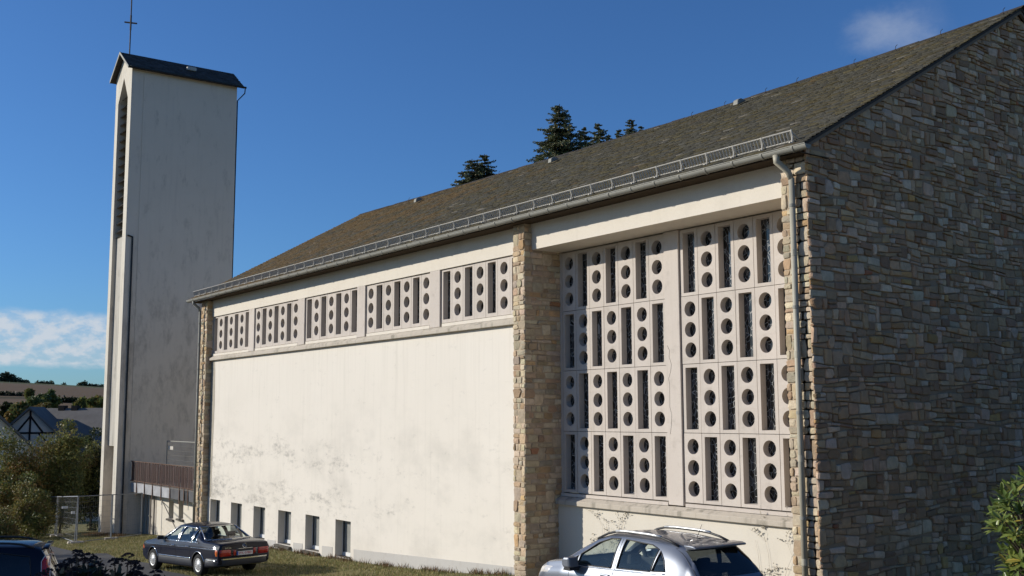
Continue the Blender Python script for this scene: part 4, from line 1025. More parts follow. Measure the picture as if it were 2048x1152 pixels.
conifer(944, 318, 63, 75, 56, 3, 'slimmer spruce at the left end of the conifer row')
conifer(1168, 254, 66, 85, 40, 4, 'thin spruce just right of the largest spruce')
conifer(1196, 246, 70, 85, 44, 5, 'dark dense spruce right of the thin spruce', 1.1)
conifer(1080, 298, 63, 60, 34, 6, 'short spruce at the left foot of the largest spruce')
conifer(1262, 238, 80, 60, 30, 7, 'small pointed spruce tip at the right end of the row')
conifer(1238, 258, 80, 40, 22, 8, 'tiny spruce tip left of the rightmost pointed one')
conifer(1217, 268, 78, 30, 16, 9, 'faintest spruce tip just over the ridge')
conifer(1282, 252, 84, 26, 20, 10, 'low spruce tip at the far right end')
# ---------------------------------------------------------------- cars
def paint(name, col, rough=0.25, metal=0.6, spec=0.5, dusty=0.03):
    k = NT(name); c = k.mix(k.noise(k.objc(), 2.0, 3), tuple(x*0.92 for x in col), tuple(min(1, x*1.06) for x in col))
    dust = k.mr(k.noise(k.objc(), 5, 6), 0.5, 0.8, 0, dusty); c = k.mix(dust, c, (0.3,0.28,0.25))
    return k.fin(c, rough, spec, metal, 0.9 if metal else 0.55)
def glassmat(name, tint=(0.55,0.62,0.58), refl=1.0):
    m = bpy.data.materials.new(name); m.use_nodes = True; t = m.node_tree; t.nodes.clear()
    o = t.nodes.new('ShaderNodeOutputMaterial'); tr = t.nodes.new('ShaderNodeBsdfTransparent'); gl = t.nodes.new('ShaderNodeBsdfGlossy'); mx = t.nodes.new('ShaderNodeMixShader')
    lw = t.nodes.new('ShaderNodeLayerWeight'); lw.inputs[0].default_value = 0.5; pw = t.nodes.new('ShaderNodeMath'); pw.operation = 'POWER'; pw.inputs[1].default_value = 5.0
    fr = t.nodes.new('ShaderNodeMath'); fr.operation = 'MULTIPLY_ADD'; fr.inputs[1].default_value = 0.92; fr.inputs[2].default_value = 0.07
    t.links.new(lw.outputs['Facing'], pw.inputs[0]); t.links.new(pw.outputs[0], fr.inputs[0]); tr.inputs[0].default_value = (*tint, 1); gl.inputs['Roughness'].default_value = 0.02
    nz = t.nodes.new('ShaderNodeTexNoise'); nz.inputs['Scale'].default_value = 1.5; bp = t.nodes.new('ShaderNodeBump'); bp.inputs['Strength'].default_value = 0.02
    t.links.new(nz.outputs['Fac'], bp.inputs['Height']); t.links.new(bp.outputs[0], gl.inputs['Normal'])
    t.links.new(fr.outputs[0], mx.inputs[0]); t.links.new(tr.outputs[0], mx.inputs[1]); t.links.new(gl.outputs[0], mx.inputs[2]); t.links.new(mx.outputs[0], o.inputs[0]); return m
MAT['navy'] = paint('dark_navy_paint', (0.003,0.005,0.016), 0.5, 0.0, 0.05, 0.004)
MAT['midnight'] = paint('midnight_blue_paint', (0.005,0.007,0.016), 0.5, 0.0, 0.05, 0.004)
MAT['silver'] = paint('silver_blue_metallic_paint', (0.155,0.17,0.20), 0.40, 0.55)
MAT['clear'] = glassmat('car_glass', (0.84,0.90,0.87)); MAT['tinted'] = glassmat('tinted_car_glass', (0.10,0.11,0.12))
MAT['rubber'] = plain('tyre_rubber', (0.018,0.018,0.018), 0.85, 0.2, var=0.2)
MAT['chrome'] = plain('chrome_trim', (0.62,0.62,0.62), 0.15, 0.5, 1.0, var=0.05)
MAT['alloy'] = plain('alloy_wheel', (0.55,0.55,0.54), 0.35, 0.5, 0.4, var=0.1)
MAT['plastic'] = plain('black_plastic_trim', (0.020,0.020,0.021), 0.5, 0.4, var=0.15)
MAT['seat'] = plain('dark_seat_fabric', (0.030,0.030,0.032), 0.9, 0.1, var=0.3)
MAT['redlamp'] = plain('red_lamp_lens', (0.42,0.012,0.010), 0.12, 0.5, 0.0, 0.6, var=0.1)
MAT['amber'] = plain('amber_lamp_lens', (0.60,0.13,0.015), 0.15, 0.5, 0.0, 0.5, var=0.1)
MAT['clearlamp'] = plain('clear_lamp_lens', (0.55,0.53,0.50), 0.12, 0.5, 0.0, 0.6, var=0.1)
MAT['cladding'] = plain('grey_blue_side_cladding', (0.020,0.023,0.032), 0.45, 0.4, var=0.1)
MAT['plate'] = plain('white_number_plate', (0.72,0.72,0.70), 0.4, 0.3, var=0.03)
MAT['platered'] = plain('red_plate_lettering', (0.45,0.02,0.03), 0.5, 0.3, var=0.03)
MAT['plateblue'] = plain('blue_plate_band', (0.02,0.06,0.35), 0.5, 0.3, var=0.03)
MAT['ink'] = plain('black_plate_lettering', (0.012,0.012,0.012), 0.5, 0.3, var=0.03)

def smooth_interp(keys, x, it=3):
    xs_, ys_ = zip(*sorted(keys)); g = np.linspace(xs_[0], xs_[-1], 241); v = np.interp(g, xs_, ys_)
    for _ in range(it): v = np.convolve(np.pad(v, 2, mode='edge'), [0.15,0.2,0.3,0.2,0.15], 'valid')
    return np.interp(x, g, v)
def crom(P, sub):
    P = [np.array(p, float) for p in P]; out = []
    for i in range(len(P)-1):
        p0, p1, p2, p3 = P[max(i-1, 0)], P[i], P[i+1], P[min(i+2, len(P)-1)]
        for k in range(sub):
            t = k/sub; out.append(0.5*((2*p1)+(-p0+p2)*t+(2*p0-5*p1+4*p2-p3)*t*t+(-p0+3*p1-3*p2+p3)*t**3))
    out.append(P[-1]); return out
class Car:
    def __init__(s, root, spec):
        s.lim = 9.0; s.root = root; s.sp = spec; s.x0, s.x1 = spec['x']
        s.V, s.F = s.loft(0.0); s.bvh = BVHTree.FromPolygons([tuple(v) for v in s.V], s.F)
    def dims(s, x):
        sp = s.sp; g = lambda k, it=3: float(smooth_interp(sp[k], x, it))
        tap = float(np.interp(x, *zip(*sp['taper']))); zr, zs = g('roof', sp.get('smooth', 3)), g('belt')
        zs = min(zs, zr-0.035); return dict(zb=g('bottom'), zs=zs, zr=zr, ws=sp['w']*tap, wb=(sp['w']-sp['shoulder'])*tap, wr=g('roofw')*tap)
    def section(s, x, ins):
        d = s.dims(x); zb, zs, zr = d['zb'], d['zs'], d['zr']-ins; ws, wb, wr = d['ws']-ins, d['wb']-ins, d['wr']-ins
        if ins: zb = s.sp['floor']; zs = min(zs, zr-0.02)
        q = min(1.0, max(0.0, (zr-zs)/0.32)); h = zs-zb; wr2 = wb+(wr-wb)*min(1, max(0.0, (zr-zs)/0.45))**0.6
        if not ins: wr2 = max(wr2, wb-0.02-0.33*(zr-zs)) if q < 1 else wr2
        P = [(0, zb), (ws*0.7, zb), (ws*0.955, zb+0.035), (ws*0.99, zb+h*0.25), (ws, zb+h*0.55), (ws-0.004, zb+h*0.82), (wb, zs), (wb+(wr2-wb)*0.52+0.012*q, zs+(zr-zs)*0.5), (wr2+0.015, zr-0.085*q-0.008), (wr2-0.07, zr-0.022*q-0.002), (wr2*0.5, zr+0.012), (0, zr+0.022)]
        return crom(P, 4)
    def loft(s, ins, xa=None, xb=None):
        xa = s.x0 if xa is None else xa; xb = s.x1 if xb is None else xb
        n = int((xb-xa)/0.05); xs_ = list(np.linspace(xa, xb, n+1)); rings = []
        for x in xs_:
            half = s.section(x, ins); r = [(x, p[0], p[1]) for p in half]+[(x, -p[0], p[1]) for p in half[-2:0:-1]]
            rings.append(r)
        if not ins:
            def shrink(r, dx, k): zc = sum(p[2] for p in r)/len(r); return [(p[0]+dx, p[1]*k, zc+(p[2]-zc)*k) for p in r]
            rings = [shrink(rings[0], -0.035, 0.90), shrink(rings[0], -0.022, 0.965)]+rings+[shrink(rings[-1], 0.03, 0.965), shrink(rings[-1], 0.05, 0.88)]
        m = len(rings[0]); V = [p for r in rings for p in r]; F = []
        for i in range(len(rings)-1):
            for k in range(m): F.append((i*m+k, i*m+(k+1) % m, (i+1)*m+(k+1) % m, (i+1)*m+k))
        F += [tuple(range(m))[::-1], tuple((len(rings)-1)*m+k for k in range(m))]
        return V, F
    def hit(s, p, axis, sgn):
        o = Vector(p); o[axis] = 4*sgn; d = Vector((0,0,0)); d[axis] = -sgn
        h = s.bvh.ray_cast(o, d)
        if axis == 0 and h[0] is not None and abs(h[0].x-(s.x0 if sgn < 0 else s.x1)) > s.lim: h = (None,)
        if h[0] is None:
            q = Vector(p)
            if axis == 0: q.x = s.x0 if sgn < 0 else s.x1
            h = s.bvh.find_nearest(q)
        n = h[1]
        if n[axis]*sgn < 0: n = -n
        return h[0], n
    def drape(s, poly, axis, sgn, off, cell=0.07, rim=None):
        """poly: 2D points in the two other axes; laid on the body seen along axis from side sgn"""
        bm = bmesh.new(); ax = [i for i in range(3) if i != axis]
        vs = []
        for p in poly:
            c = [0, 0, 0]; c[ax[0]], c[ax[1]] = p; vs.append(bm.verts.new(c))
        bm.faces.new(vs)
        for a, q in ((ax[0], 0), (ax[1], 1)):
            lo, hi = min(p[q] for p in poly), max(p[q] for p in poly); nrm = [0, 0, 0]; nrm[a] = 1
            for c in np.arange(lo+cell, hi-1e-4, cell):
                co = [0, 0, 0]; co[a] = c; bmesh.ops.bisect_plane(bm, geom=bm.verts[:]+bm.edges[:]+bm.faces[:], plane_co=co, plane_no=nrm)
        bound = {v for e in bm.edges if e.is_boundary for v in e.verts}
        for v in bm.verts:
            h, n = s.hit(v.co, axis, sgn); v.co = h+n*(off if (rim is None or v not in bound) else rim)
        bmesh.ops.recalc_face_normals(bm, faces=bm.faces)
        me = bpy.data.meshes.new('p'); bm.to_mesh(me); bm.free()
        return me
    def patch(s, name, poly, axis, sgn, off, mat, parent=None, cell=0.07, rim=None, smooth=True, label=None):
        me = s.drape(poly, axis, sgn, off, cell, rim); me.name = name; me.materials.append(mat)
        if smooth: me.polygons.foreach_set('use_smooth', [True]*len(me.polygons))
        return place(name, me, parent or s.root, True, label=label)
    def line(s, name, pts, axis, sgn, r, mat, parent=None, closed=False, off=0.0, step=0.06):
        P = list(pts)+([pts[0]] if closed else []); out = []; ax = [i for i in range(3) if i != axis]
        for i in range(len(P)-1):
            a, b = np.array(P[i], float), np.array(P[i+1], float); n = max(1, int(np.linalg.norm(b-a)/step))
            for k in range(n): out.append(a+(b-a)*k/n)
        out.append(np.array(P[-1], float)); res = []
        for p in out:
            c = [0, 0, 0]; c[ax[0]], c[ax[1]] = p; h, n_ = s.hit(c, axis, sgn); res.append(h+n_*off)
        return MB().tube(res, r, 5).obj(name, mat, parent or s.root, True, local=True)
    def body(s, mat, side_win, front_win, rear_win, arches, cabin, name='body'):
        def tmp(V, F):
            me = bpy.data.meshes.new('c'); me.from_pydata([tuple(v) for v in V], [], F); o = bpy.data.objects.new('c', me); COL.objects.link(o)
            bm = bmesh.new(); bm.from_mesh(me); bmesh.ops.recalc_face_normals(bm, faces=bm.faces); bm.to_mesh(me); bm.free(); return o
        o = tmp(s.V, s.F); cut = [tmp(*s.loft(0.055, *cabin))]
        m = MB()
        for p in side_win: m.prism(p, 1, -1.3, 1.3)
        cut.append(tmp(m.V, m.F)); mid = (cabin[0]+cabin[1])/2
        m = MB(); 
        if front_win: m.prism(front_win, 0, mid, s.x1+0.3)
        if rear_win: m.prism(rear_win, 0, s.x0-0.3, mid-0.05)
        cut.append(tmp(m.V, m.F)); m = MB()
        for ax_, r in arches:
            n = 28; V, F = [], []
            for y0, y1 in ((0.52, 1.3), (-1.3, -0.52)):
                prof = [(ax_+r*math.cos(2*math.pi*k/n), s.sp['wheel']+r*math.sin(2*math.pi*k/n)) for k in range(n)]; m.prism(prof, 1, y0, y1)
        if arches: cut.append(tmp(m.V, m.F))
        for c in cut:
            md = o.modifiers.new('b', 'BOOLEAN'); md.operation = 'DIFFERENCE'; md.solver = 'EXACT'; md.object = c
        dg = bpy.context.evaluated_depsgraph_get(); dg.update(); me = bpy.data.meshes.new_from_object(o.evaluated_get(dg)); me.name = name
        for c in cut+[o]: bpy.data.objects.remove(c, do_unlink=True)
        me.materials.clear(); me.materials.append(mat); me.polygons.foreach_set('use_smooth', [True]*len(me.polygons))
        try: me.set_sharp_from_angle(angle=math.radians(32))
        except Exception: pass
        return place(name, me, s.root, True)
    def wheel(s, x, y, r, w, sgn, style):
        R = s.sp['wheel']; n = 30; prof = [(R*0.63, -w/2), (R*0.93, -w/2), (R, -w*0.34), (R, w*0.34), (R*0.93, w/2), (R*0.63, w/2)]
        V = [(x+p[0]*math.cos(2*math.pi*k/n), y+p[1], R+p[0]*math.sin(2*math.pi*k/n)) for k in range(n) for p in prof]; F = []
        for k in range(n):
            for j in range(5): F.append((k*6+j, k*6+j+1, ((k+1) % n)*6+j+1, ((k+1) % n)*6+j))
        t = fixn(mesh('wheel', V, F, MAT['rubber'], s.root, True, local=True))
        pr = [(R*0.66, w*0.47), (R*0.63, w*0.50), (R*0.58, w*0.40), (R*0.50, w*0.44), (R*0.20, w*0.46), (R*0.15, w*0.52), (0.0, w*0.52)]
        V = [(x+p[0]*math.cos(2*math.pi*k/n), y+sgn*p[1], R+p[0]*math.sin(2*math.pi*k/n)) for k in range(n) for p in pr]; F = []; q = len(pr)
        for k in range(n):
            for j in range(q-1): F.append((k*q+j, k*q+j+1, ((k+1) % n)*q+j+1, ((k+1) % n)*q+j))
        rim = fixn(mesh('rim', V, F, MAT['alloy'], t, True))
        m = MB(); cnt = 15 if style == 'holes' else 5
        for k in range(cnt):
            a = 2*math.pi*k/cnt; c = Vector((x+R*0.47*math.cos(a), y+sgn*w*0.445, R+R*0.47*math.sin(a))); rr = R*0.035 if style == 'holes' else R*0.11
            m.tube([c-Vector((0,sgn*0.01,0)), c+Vector((0,sgn*0.006,0))], rr, 8)
        m.obj('rim_opening', MAT['ink'], t); return t
    def seats(s, xs_, zt=1.0, zs=0.55, w=0.24, ys=(0.36, -0.36), bench=None):
        for x in xs_:
            for y in ys:
                o = MB().prism([(x+0.45, zs-0.12),(x+0.47, zs),(x+0.02, zs+0.0),(x-0.16, zt),(x-0.27, zt-0.02),(x-0.14, zs-0.12)], 1, y-w, y+w).obj('seat', MAT['seat'], s.root, local=True); bevel(o, 0.05, 2)
                h = MB().prism([(x-0.13, zt+0.05),(x-0.16, zt+0.22),(x-0.25, zt+0.22),(x-0.25, zt+0.05)], 1, y-0.13, y+0.13).obj('headrest', MAT['seat'], s.root, local=True); bevel(h, 0.035, 2)
def text_obj(name, txt, size, mat, parent, loc, rot, ext=0.002):
    cu_ = bpy.data.curves.new(name, 'FONT'); cu_.body = txt; cu_.size = size; cu_.align_x = 'CENTER'; cu_.align_y = 'CENTER'; cu_.extrude = ext
    o = bpy.data.objects.new(name, cu_); COL.objects.link(o); dg = bpy.context.evaluated_depsgraph_get(); dg.update()
    me = bpy.data.meshes.new_from_object(o.evaluated_get(dg)); bpy.data.objects.remove(o, do_unlink=True); me.materials.clear(); me.materials.append(mat)
    ob = place(name, me, parent, True); ob.location = loc; ob.rotation_euler = rot; return ob
def ring_mesh(m, c, R, r, axis_x=True, n=20):
    pts = [Vector(c)+Vector((0, R*math.cos(2*math.pi*k/n), R*math.sin(2*math.pi*k/n))) for k in range(n+1)]; m.tube(pts, r, 5, caps=False)

# ---- dark saloon parked on the grass edge
rw, fwp = on_ground(395.4, 1151), on_ground(315.4, 1139)
hd = Vector((fwp.x-rw.x, fwp.y-rw.y)).normalized(); ang = math.atan2(hd.y, hd.x)
left = Vector((-hd.y, hd.x))
RAX, FAX = -1.36, 1.575
mid2 = (Vector((rw.x, rw.y))+Vector((fwp.x, fwp.y)))/2 - left*0.80
orig = mid2-hd*((RAX+FAX)/2)
slope = math.atan2(gz(orig.x+hd.x*1.5, 0)-gz(orig.x-hd.x*1.5, 0), 3.0)
sal = empty('saloon_car', (orig.x, orig.y, gz(orig.x, orig.y)+0.01), 'dark navy saloon car seen from behind with chrome bumper and red plate lettering', 'car', rz=ang)
sal.rotation_euler = (0, -slope, ang)
S = Car(sal, dict(x=(-2.44, 2.47), w=0.905, shoulder=0.045, wheel=0.315, floor=0.30,
    roof=[(-2.5,0.90),(-2.40,0.955),(-2.0,0.985),(-1.62,1.0),(-1.45,1.04),(-1.15,1.22),(-0.92,1.355),(-0.75,1.40),(-0.3,1.43),(0.2,1.425),(0.42,1.40),(0.6,1.32),(1.05,1.03),(1.18,0.985),(1.8,0.93),(2.3,0.86),(2.5,0.80)],
    belt=[(-2.5,0.86),(-1.5,0.91),(0,0.925),(1.2,0.91),(2.5,0.80)], bottom=[(-2.5,0.36),(-2.0,0.24),(-1.2,0.20),(1.5,0.20),(2.2,0.24),(2.5,0.34)],
    roofw=[(-2.5,0.76),(-1.6,0.75),(-0.9,0.65),(0.4,0.62),(1.1,0.70),(2.5,0.70)], taper=[(-2.5,0.91),(-2.2,0.965),(-1.6,1.0),(1.4,1.0),(2.1,0.965),(2.5,0.88)], smooth=2))
sw = [[(-1.20,0.955),(-1.02,1.29),(-0.93,1.315),(-0.90,0.955)], [(-0.86,0.955),(-0.86,1.33),(-0.10,1.355),(-0.06,0.955)], [(0.02,0.955),(0.0,1.355),(0.36,1.335),(0.90,0.99),(0.93,0.955)]]
fwn = [(-0.62,1.03),(0.62,1.03),(0.52,1.375),(-0.52,1.375)]; rwn = [(-0.72,1.015),(0.72,1.015),(0.57,1.36),(-0.57,1.36)]
sb = S.body(MAT['navy'], sw, fwn, rwn, [(RAX, 0.375), (FAX, 0.375)], (-1.55, 1.2))
for sg in (1, -1):
    for p in sw:
        S.patch('side_window', p, 1, sg, -0.012, MAT['clear']); S.line('window_trim', p, 1, sg, 0.011, MAT['chrome'], closed=True, off=0.004)
    S.line('window_sill_trim', [(-1.3,0.935),(1.0,0.935)], 1, sg, 0.010, MAT['chrome'], off=0.004)
    S.patch('side_cladding', [(-2.38,0.24),(-1.76,0.24),(-1.76,0.475),(-2.38,0.475)], 1, sg, 0.012, MAT['cladding'], rim=-0.004)
    S.patch('side_cladding', [(-0.96,0.22),(1.18,0.22),(1.18,0.475),(-0.96,0.475)], 1, sg, 0.012, MAT['cladding'], rim=-0.004)
    S.line('side_moulding', [(-0.95,0.49),(1.17,0.49)], 1, sg, 0.014, MAT['chrome'], off=0.006); S.line('side_moulding', [(-2.36,0.49),(-1.78,0.49)], 1, sg, 0.014, MAT['chrome'], off=0.006)
    S.line('swage_line', [(-2.36,0.80),(2.2,0.79)], 1, sg, 0.006, MAT['chrome'], off=0.001)
    for xx in (-0.88, 0.02, 1.02): S.line('door_gap', [(xx,0.26),(xx,0.93)], 1, sg, 0.005, MAT['ink'])
    for xx in (-0.72, 0.20):
        h, n_ = S.hit((xx, 0, 0.815), 1, sg); bevel(MB().box(xx-0.11, xx+0.11, h.y-0.028*sg if sg < 0 else h.y, h.y if sg < 0 else h.y+0.028, 0.80, 0.835).obj('door_handle', MAT['chrome'], sal, local=True), 0.008)
    mo = MB().prism([(0.92,0.95),(1.02,0.95),(1.0,1.07),(0.93,1.07)], 1, sg*0.84 if sg > 0 else -1.05, 1.05 if sg > 0 else -0.84).obj('door_mirror', MAT['plastic'], sal, local=True); bevel(mo, 0.025, 2)
    S.patch('indicator', [(2.30,0.60),(2.44,0.60),(2.44,0.74),(2.30,0.74)], 1, sg, 0.012, MAT['amber'], rim=0.0)
    for xx in (RAX, FAX):
        S.wheel(xx, sg*0.79, 0.315, 0.21, sg, 'holes')
        pts = [(xx+0.385*math.cos(a), 0.315+0.385*math.sin(a)) for a in np.linspace(0.15, math.pi-0.15, 12)]; S.line('arch_trim', pts, 1, sg, 0.012, MAT['chrome'], off=0.003)
S.patch('windscreen', fwn, 0, 1, -0.012, MAT['clear']); S.patch('rear_window', rwn, 0, -1, -0.012, MAT['clear']); S.line('rear_window_trim', rwn, 0, -1, 0.014, MAT['chrome'], closed=True, off=0.004)
# rear: lamps, bumper, plate, star
for sg in (1, -1):
    a = lambda y0, y1, z0, z1: [(sg*y0, z0), (sg*y1, z0), (sg*y1, z1), (sg*y0, z1)]
    S.lim = 0.3
    S.patch('rear_lamp', a(0.44,0.80,0.60,0.78), 0, -1, 0.016, MAT['redlamp'], rim=0.0, cell=0.05); S.patch('reversing_lamp', a(0.37,0.435,0.605,0.775), 0, -1, 0.016, MAT['clearlamp'], rim=0.0); S.patch('lamp_end', a(0.28,0.365,0.605,0.775), 0, -1, 0.016, MAT['redlamp'], rim=0.0)
    S.patch('corner_lamp', [(-2.47,0.61),(-2.30,0.61),(-2.30,0.78),(-2.47,0.78)], 1, sg, 0.014, MAT['amber'], rim=0.0)
    for zz in (0.645, 0.69, 0.735): S.line('lamp_rib', [(sg*0.45,zz),(sg*0.79,zz)], 0, -1, 0.006, MAT['redlamp'], off=0.017)
S.lim = 9.0
def bumper(m, xe, w, z0, z1, th, back):
    path = [(xe+back, w+0.03), (xe+0.25, w+0.03), (xe+0.06, w-0.03), (xe-0.05, w-0.16), (xe-0.085, w-0.45), (xe-0.095, 0)]; path = path+[(x, -y) for x, y in path[-2::-1]]
    V = []
    for x, y in path:
        k = 1-th/ max(0.3, abs(w)); V += [(x, y, z0), (x, y, z1), (x+(th if abs(y) < w-0.1 else 0), y*k, z1), (x+(th if abs(y) < w-0.1 else 0), y*k, z0)]
    F = []
    for i in range(len(path)-1):
        for j in range(4): F.append((i*4+j, i*4+(j+1) % 4, i*4+4+(j+1) % 4, i*4+4+j))
    F += [(0,1,2,3), tuple(len(V)-4+j for j in range(4))[::-1]]; return m.add(V, F)
bo = bevel(bumper(MB(), -2.44, 0.86, 0.33, 0.50, 0.10, 0.62).obj('rear_bumper', MAT['cladding'], sal, True, local=True), 0.012, 2)
bumper(MB(), -2.452, 0.868, 0.502, 0.535, 0.06, 0.60).obj('bumper_chrome', MAT['chrome'], bo)
pl = MB().box(-2.492, -2.482, -0.26, 0.26, 0.60, 0.71).obj('number_plate', MAT['plate'], sal, local=True)
MB().box(-2.495, -2.4915, 0.215, 0.258, 0.602, 0.708).obj('plate_band', MAT['plateblue'], pl)
text_obj('plate_lettering', 'WIL·07881', 0.098, MAT['platered'], pl, (-2.4935, -0.02, 0.655), (math.pi/2, 0, -math.pi/2), 0.001)
st_ = MB(); c = Vector((-2.478, 0, 0.865)); ring_mesh(st_, c, 0.062, 0.007)
for k in range(3):
    a = math.pi/2+k*2*math.pi/3; st_.tube([c, c+Vector((0, 0.06*math.cos(a), 0.06*math.sin(a)))], 0.010, 4, r2=0.003)
st_.obj('star_emblem', MAT['chrome'], sal, local=True)
S.line('boot_trim', [(-0.26,0.785),(0.26,0.785)], 0, -1, 0.009, MAT['chrome'], off=0.006)
text_obj('model_badge', '560 SEL', 0.065, MAT['chrome'], sal, (-2.477, 0.53, 0.825), (math.pi/2, 0, -math.pi/2), 0.002)
MB().tube([(-2.30,0.52,0.26),(-2.50,0.52,0.25)], 0.028, 8).tube([(-2.30,0.44,0.26),(-2.50,0.44,0.25)], 0.028, 8).obj('exhaust', MAT['chrome'], sal, local=True)
S.line('boot_gap', [(-0.72,0.96),(-0.72,0.80),(0.72,0.80),(0.72,0.96)], 0, -1, 0.005, MAT['ink'])
S.seats([0.15], 0.98); S.seats([-0.85], 0.97, ys=(0.36, -0.36), w=0.34)
box('parcel_shelf', -1.52, -1.1, -0.6, 0.6, 0.93, 0.96, MAT['seat'], sal, local=True)

# ---- silver compact SUV, near, cut by the bottom of the frame
ox, oy = -13.92, 12.95
suv = empty('compact_suv', (ox, oy, gz(ox, oy)+0.075), 'silver blue compact SUV with roof rails parked below the block windows', 'car', rz=math.radians(180.0))
K = Car(suv, dict(x=(-2.06, 2.10), w=0.885, shoulder=0.055, wheel=0.345, floor=0.42,
    roof=[(-2.1,0.98),(-2.02,1.06),(-1.90,1.22),(-1.72,1.43),(-1.60,1.53),(-1.35,1.575),(-0.8,1.61),(-0.2,1.615),(0.2,1.59),(0.5,1.51),(0.85,1.33),(1.15,1.14),(1.30,1.08),(1.7,1.02),(1.95,0.93),(2.1,0.82)],
    belt=[(-2.1,0.95),(-1.6,1.08),(-0.8,1.05),(0.3,1.01),(1.2,0.98),(1.7,0.92),(2.1,0.76)], bottom=[(-2.1,0.42),(-1.7,0.30),(1.7,0.28),(2.1,0.36)],
    roofw=[(-2.1,0.66),(-1.6,0.60),(-0.8,0.62),(0.4,0.62),(1.2,0.70),(2.1,0.62)], taper=[(-2.1,0.86),(-1.9,0.93),(-1.5,0.985),(-0.9,1.0),(1.2,1.0),(1.7,0.95),(2.0,0.84),(2.1,0.76)], smooth=3))
kw = [[(-1.33,1.14),(-1.25,1.30),(-1.12,1.43),(-1.03,1.115)], [(-1.00,1.11),(-1.07,1.45),(-0.90,1.505),(-0.26,1.535),(-0.20,1.075)], [(-0.07,1.065),(-0.12,1.535),(0.12,1.52),(0.42,1.425),(0.78,1.21),(0.80,1.035)], [(0.84,1.035),(0.83,1.18),(1.06,1.045)]]
kf = [(-0.66,1.12),(0.66,1.12),(0.52,1.52),(-0.52,1.52)]; kr = [(-0.66,1.09),(0.66,1.09),(0.575,1.47),(-0.575,1.47)]
K.body(MAT['silver'], kw, kf, kr, [(-1.25, 0.41), (1.30, 0.41)], (-1.70, 1.30))
for sg in (1, -1):
    for i, p in enumerate(kw):
        K.patch('side_window', p, 1, sg, -0.012, MAT['clear']); K.line('window_seal', p, 1, sg, 0.011, MAT['plastic'], closed=True, off=0.001)
    K.line('window_chrome', [(-1.34,1.10),(-1.0,1.075),(-0.2,1.045),(0.8,1.01),(1.08,1.02)], 1, sg, 0.010, MAT['chrome'], off=0.003)
    for pts in ([(-0.14,0.42),(-0.14,1.03)], [(-1.16,0.75),(-1.04,0.95),(-1.03,1.06)], [(0.98,0.45),(0.98,1.0)], [(-0.16,1.05),(-0.19,1.54)]): K.line('door_gap', pts, 1, sg, 0.005, MAT['ink'])
    for xx in (-0.93, 0.02):
        h, n_ = K.hit((xx, 0, 0.94), 1, sg); y0, y1 = sorted((h.y, h.y+0.04*sg)); bevel(MB().box(xx-0.11, xx+0.11, y0, y1, 0.922, 0.96).obj('door_handle', MAT['silver'], suv, local=True), 0.014, 2)
    y0, y1 = sorted((sg*0.86, sg*1.09)); mo = MB().prism([(0.70,1.00),(0.88,0.99),(0.93,1.07),(0.88,1.17),(0.72,1.18)], 1, y0, y1).obj('door_mirror', MAT['silver'], suv, local=True); bevel(mo, 0.035, 2)
    y0, y1 = sorted((sg*0.80, sg*1.06)); MB().prism([(0.72,0.95),(0.90,0.95),(0.88,0.995),(0.72,0.995)], 1, y0, y1).obj('mirror_base', MAT['plastic'], suv, local=True)
    # roof rail: dark feet, bright bar
    zr_at = lambda x: S_z(x)
    def S_z(x): h = K.bvh.ray_cast(Vector((x, sg*0.565, 3)), Vector((0,0,-1)))[0]; return h.z
    pts = [(x, sg*0.565, S_z(x)+0.065) for x in np.linspace(-1.02, 0.06, 9)]
    ra = MB().tube([(-1.42, sg*0.575, S_z(-1.42)+0.012), (-1.22, sg*0.57, S_z(-1.22)+0.045)]+pts+[(0.26, sg*0.57, S_z(0.26)+0.045), (0.52, sg*0.58, S_z(0.52)+0.010)], 0.020, 7).obj('roof_rail', MAT['plastic'], suv, True, local=True)
    MB().tube([(x, y+0.004*sg, z+0.010) for x, y, z in pts], 0.0215, 8).obj('rail_bar', MAT['alloy'], ra, True)
    for xx in (-1.25, 1.30): K.wheel(xx, sg*0.775, 0.345, 0.22, sg, 'spokes')
    K.patch('rear_lamp', [(-2.09,0.80),(-1.90,0.78),(-1.66,0.90),(-1.60,0.955),(-1.78,1.00),(-2.06,0.98)], 1, sg, 0.018, MAT['redlamp'], rim=0.0, cell=0.05)
    K.lim = 0.3
    K.patch('rear_lamp', [(sg*0.52,0.83),(sg*0.80,0.80),(sg*0.80,0.98),(sg*0.56,0.985)], 0, -1, 0.018, MAT['redlamp'], rim=0.0, cell=0.05); K.lim = 9.0
    K.patch('headlamp', [(1.98,0.78),(1.62,0.82),(1.50,0.93),(1.72,0.925),(1.98,0.86)], 1, sg, 0.014, MAT['clearlamp'], rim=0.0, cell=0.05)
K.patch('windscreen', kf, 0, 1, -0.012, MAT['clear']); K.patch('rear_window', kr, 0, -1, 0.006, MAT['tinted'])
K.line('hatch_gap', [(-0.70,0.80),(-0.72,1.08),(-0.60,1.49),(0.60,1.49),(0.72,1.08),(0.70,0.80)], 0, -1, 0.006, MAT['ink'])
sp_ = MB().prism([(-1.52,1.555),(-1.72,1.555),(-1.80,1.535),(-1.79,1.505),(-1.60,1.49)], 1, -0.58, 0.58).obj('roof_spoiler', MAT['silver'], suv, True, local=True); bevel(sp_, 0.012, 2)
MB().tube([(-1.25,0.0,1.58),(-1.38,0.0,1.83)], 0.006, 5, r2=0.003).box(-1.32, -1.16, -0.03, 0.03, 1.575, 1.605).obj('aerial', MAT['plastic'], suv, local=True)
MB().tube([(-1.98,0.0,1.08),(-1.965,-0.20,1.13),(-1.955,-0.40,1.135)], 0.010, 5).obj('rear_wiper', MAT['plastic'], suv, local=True)
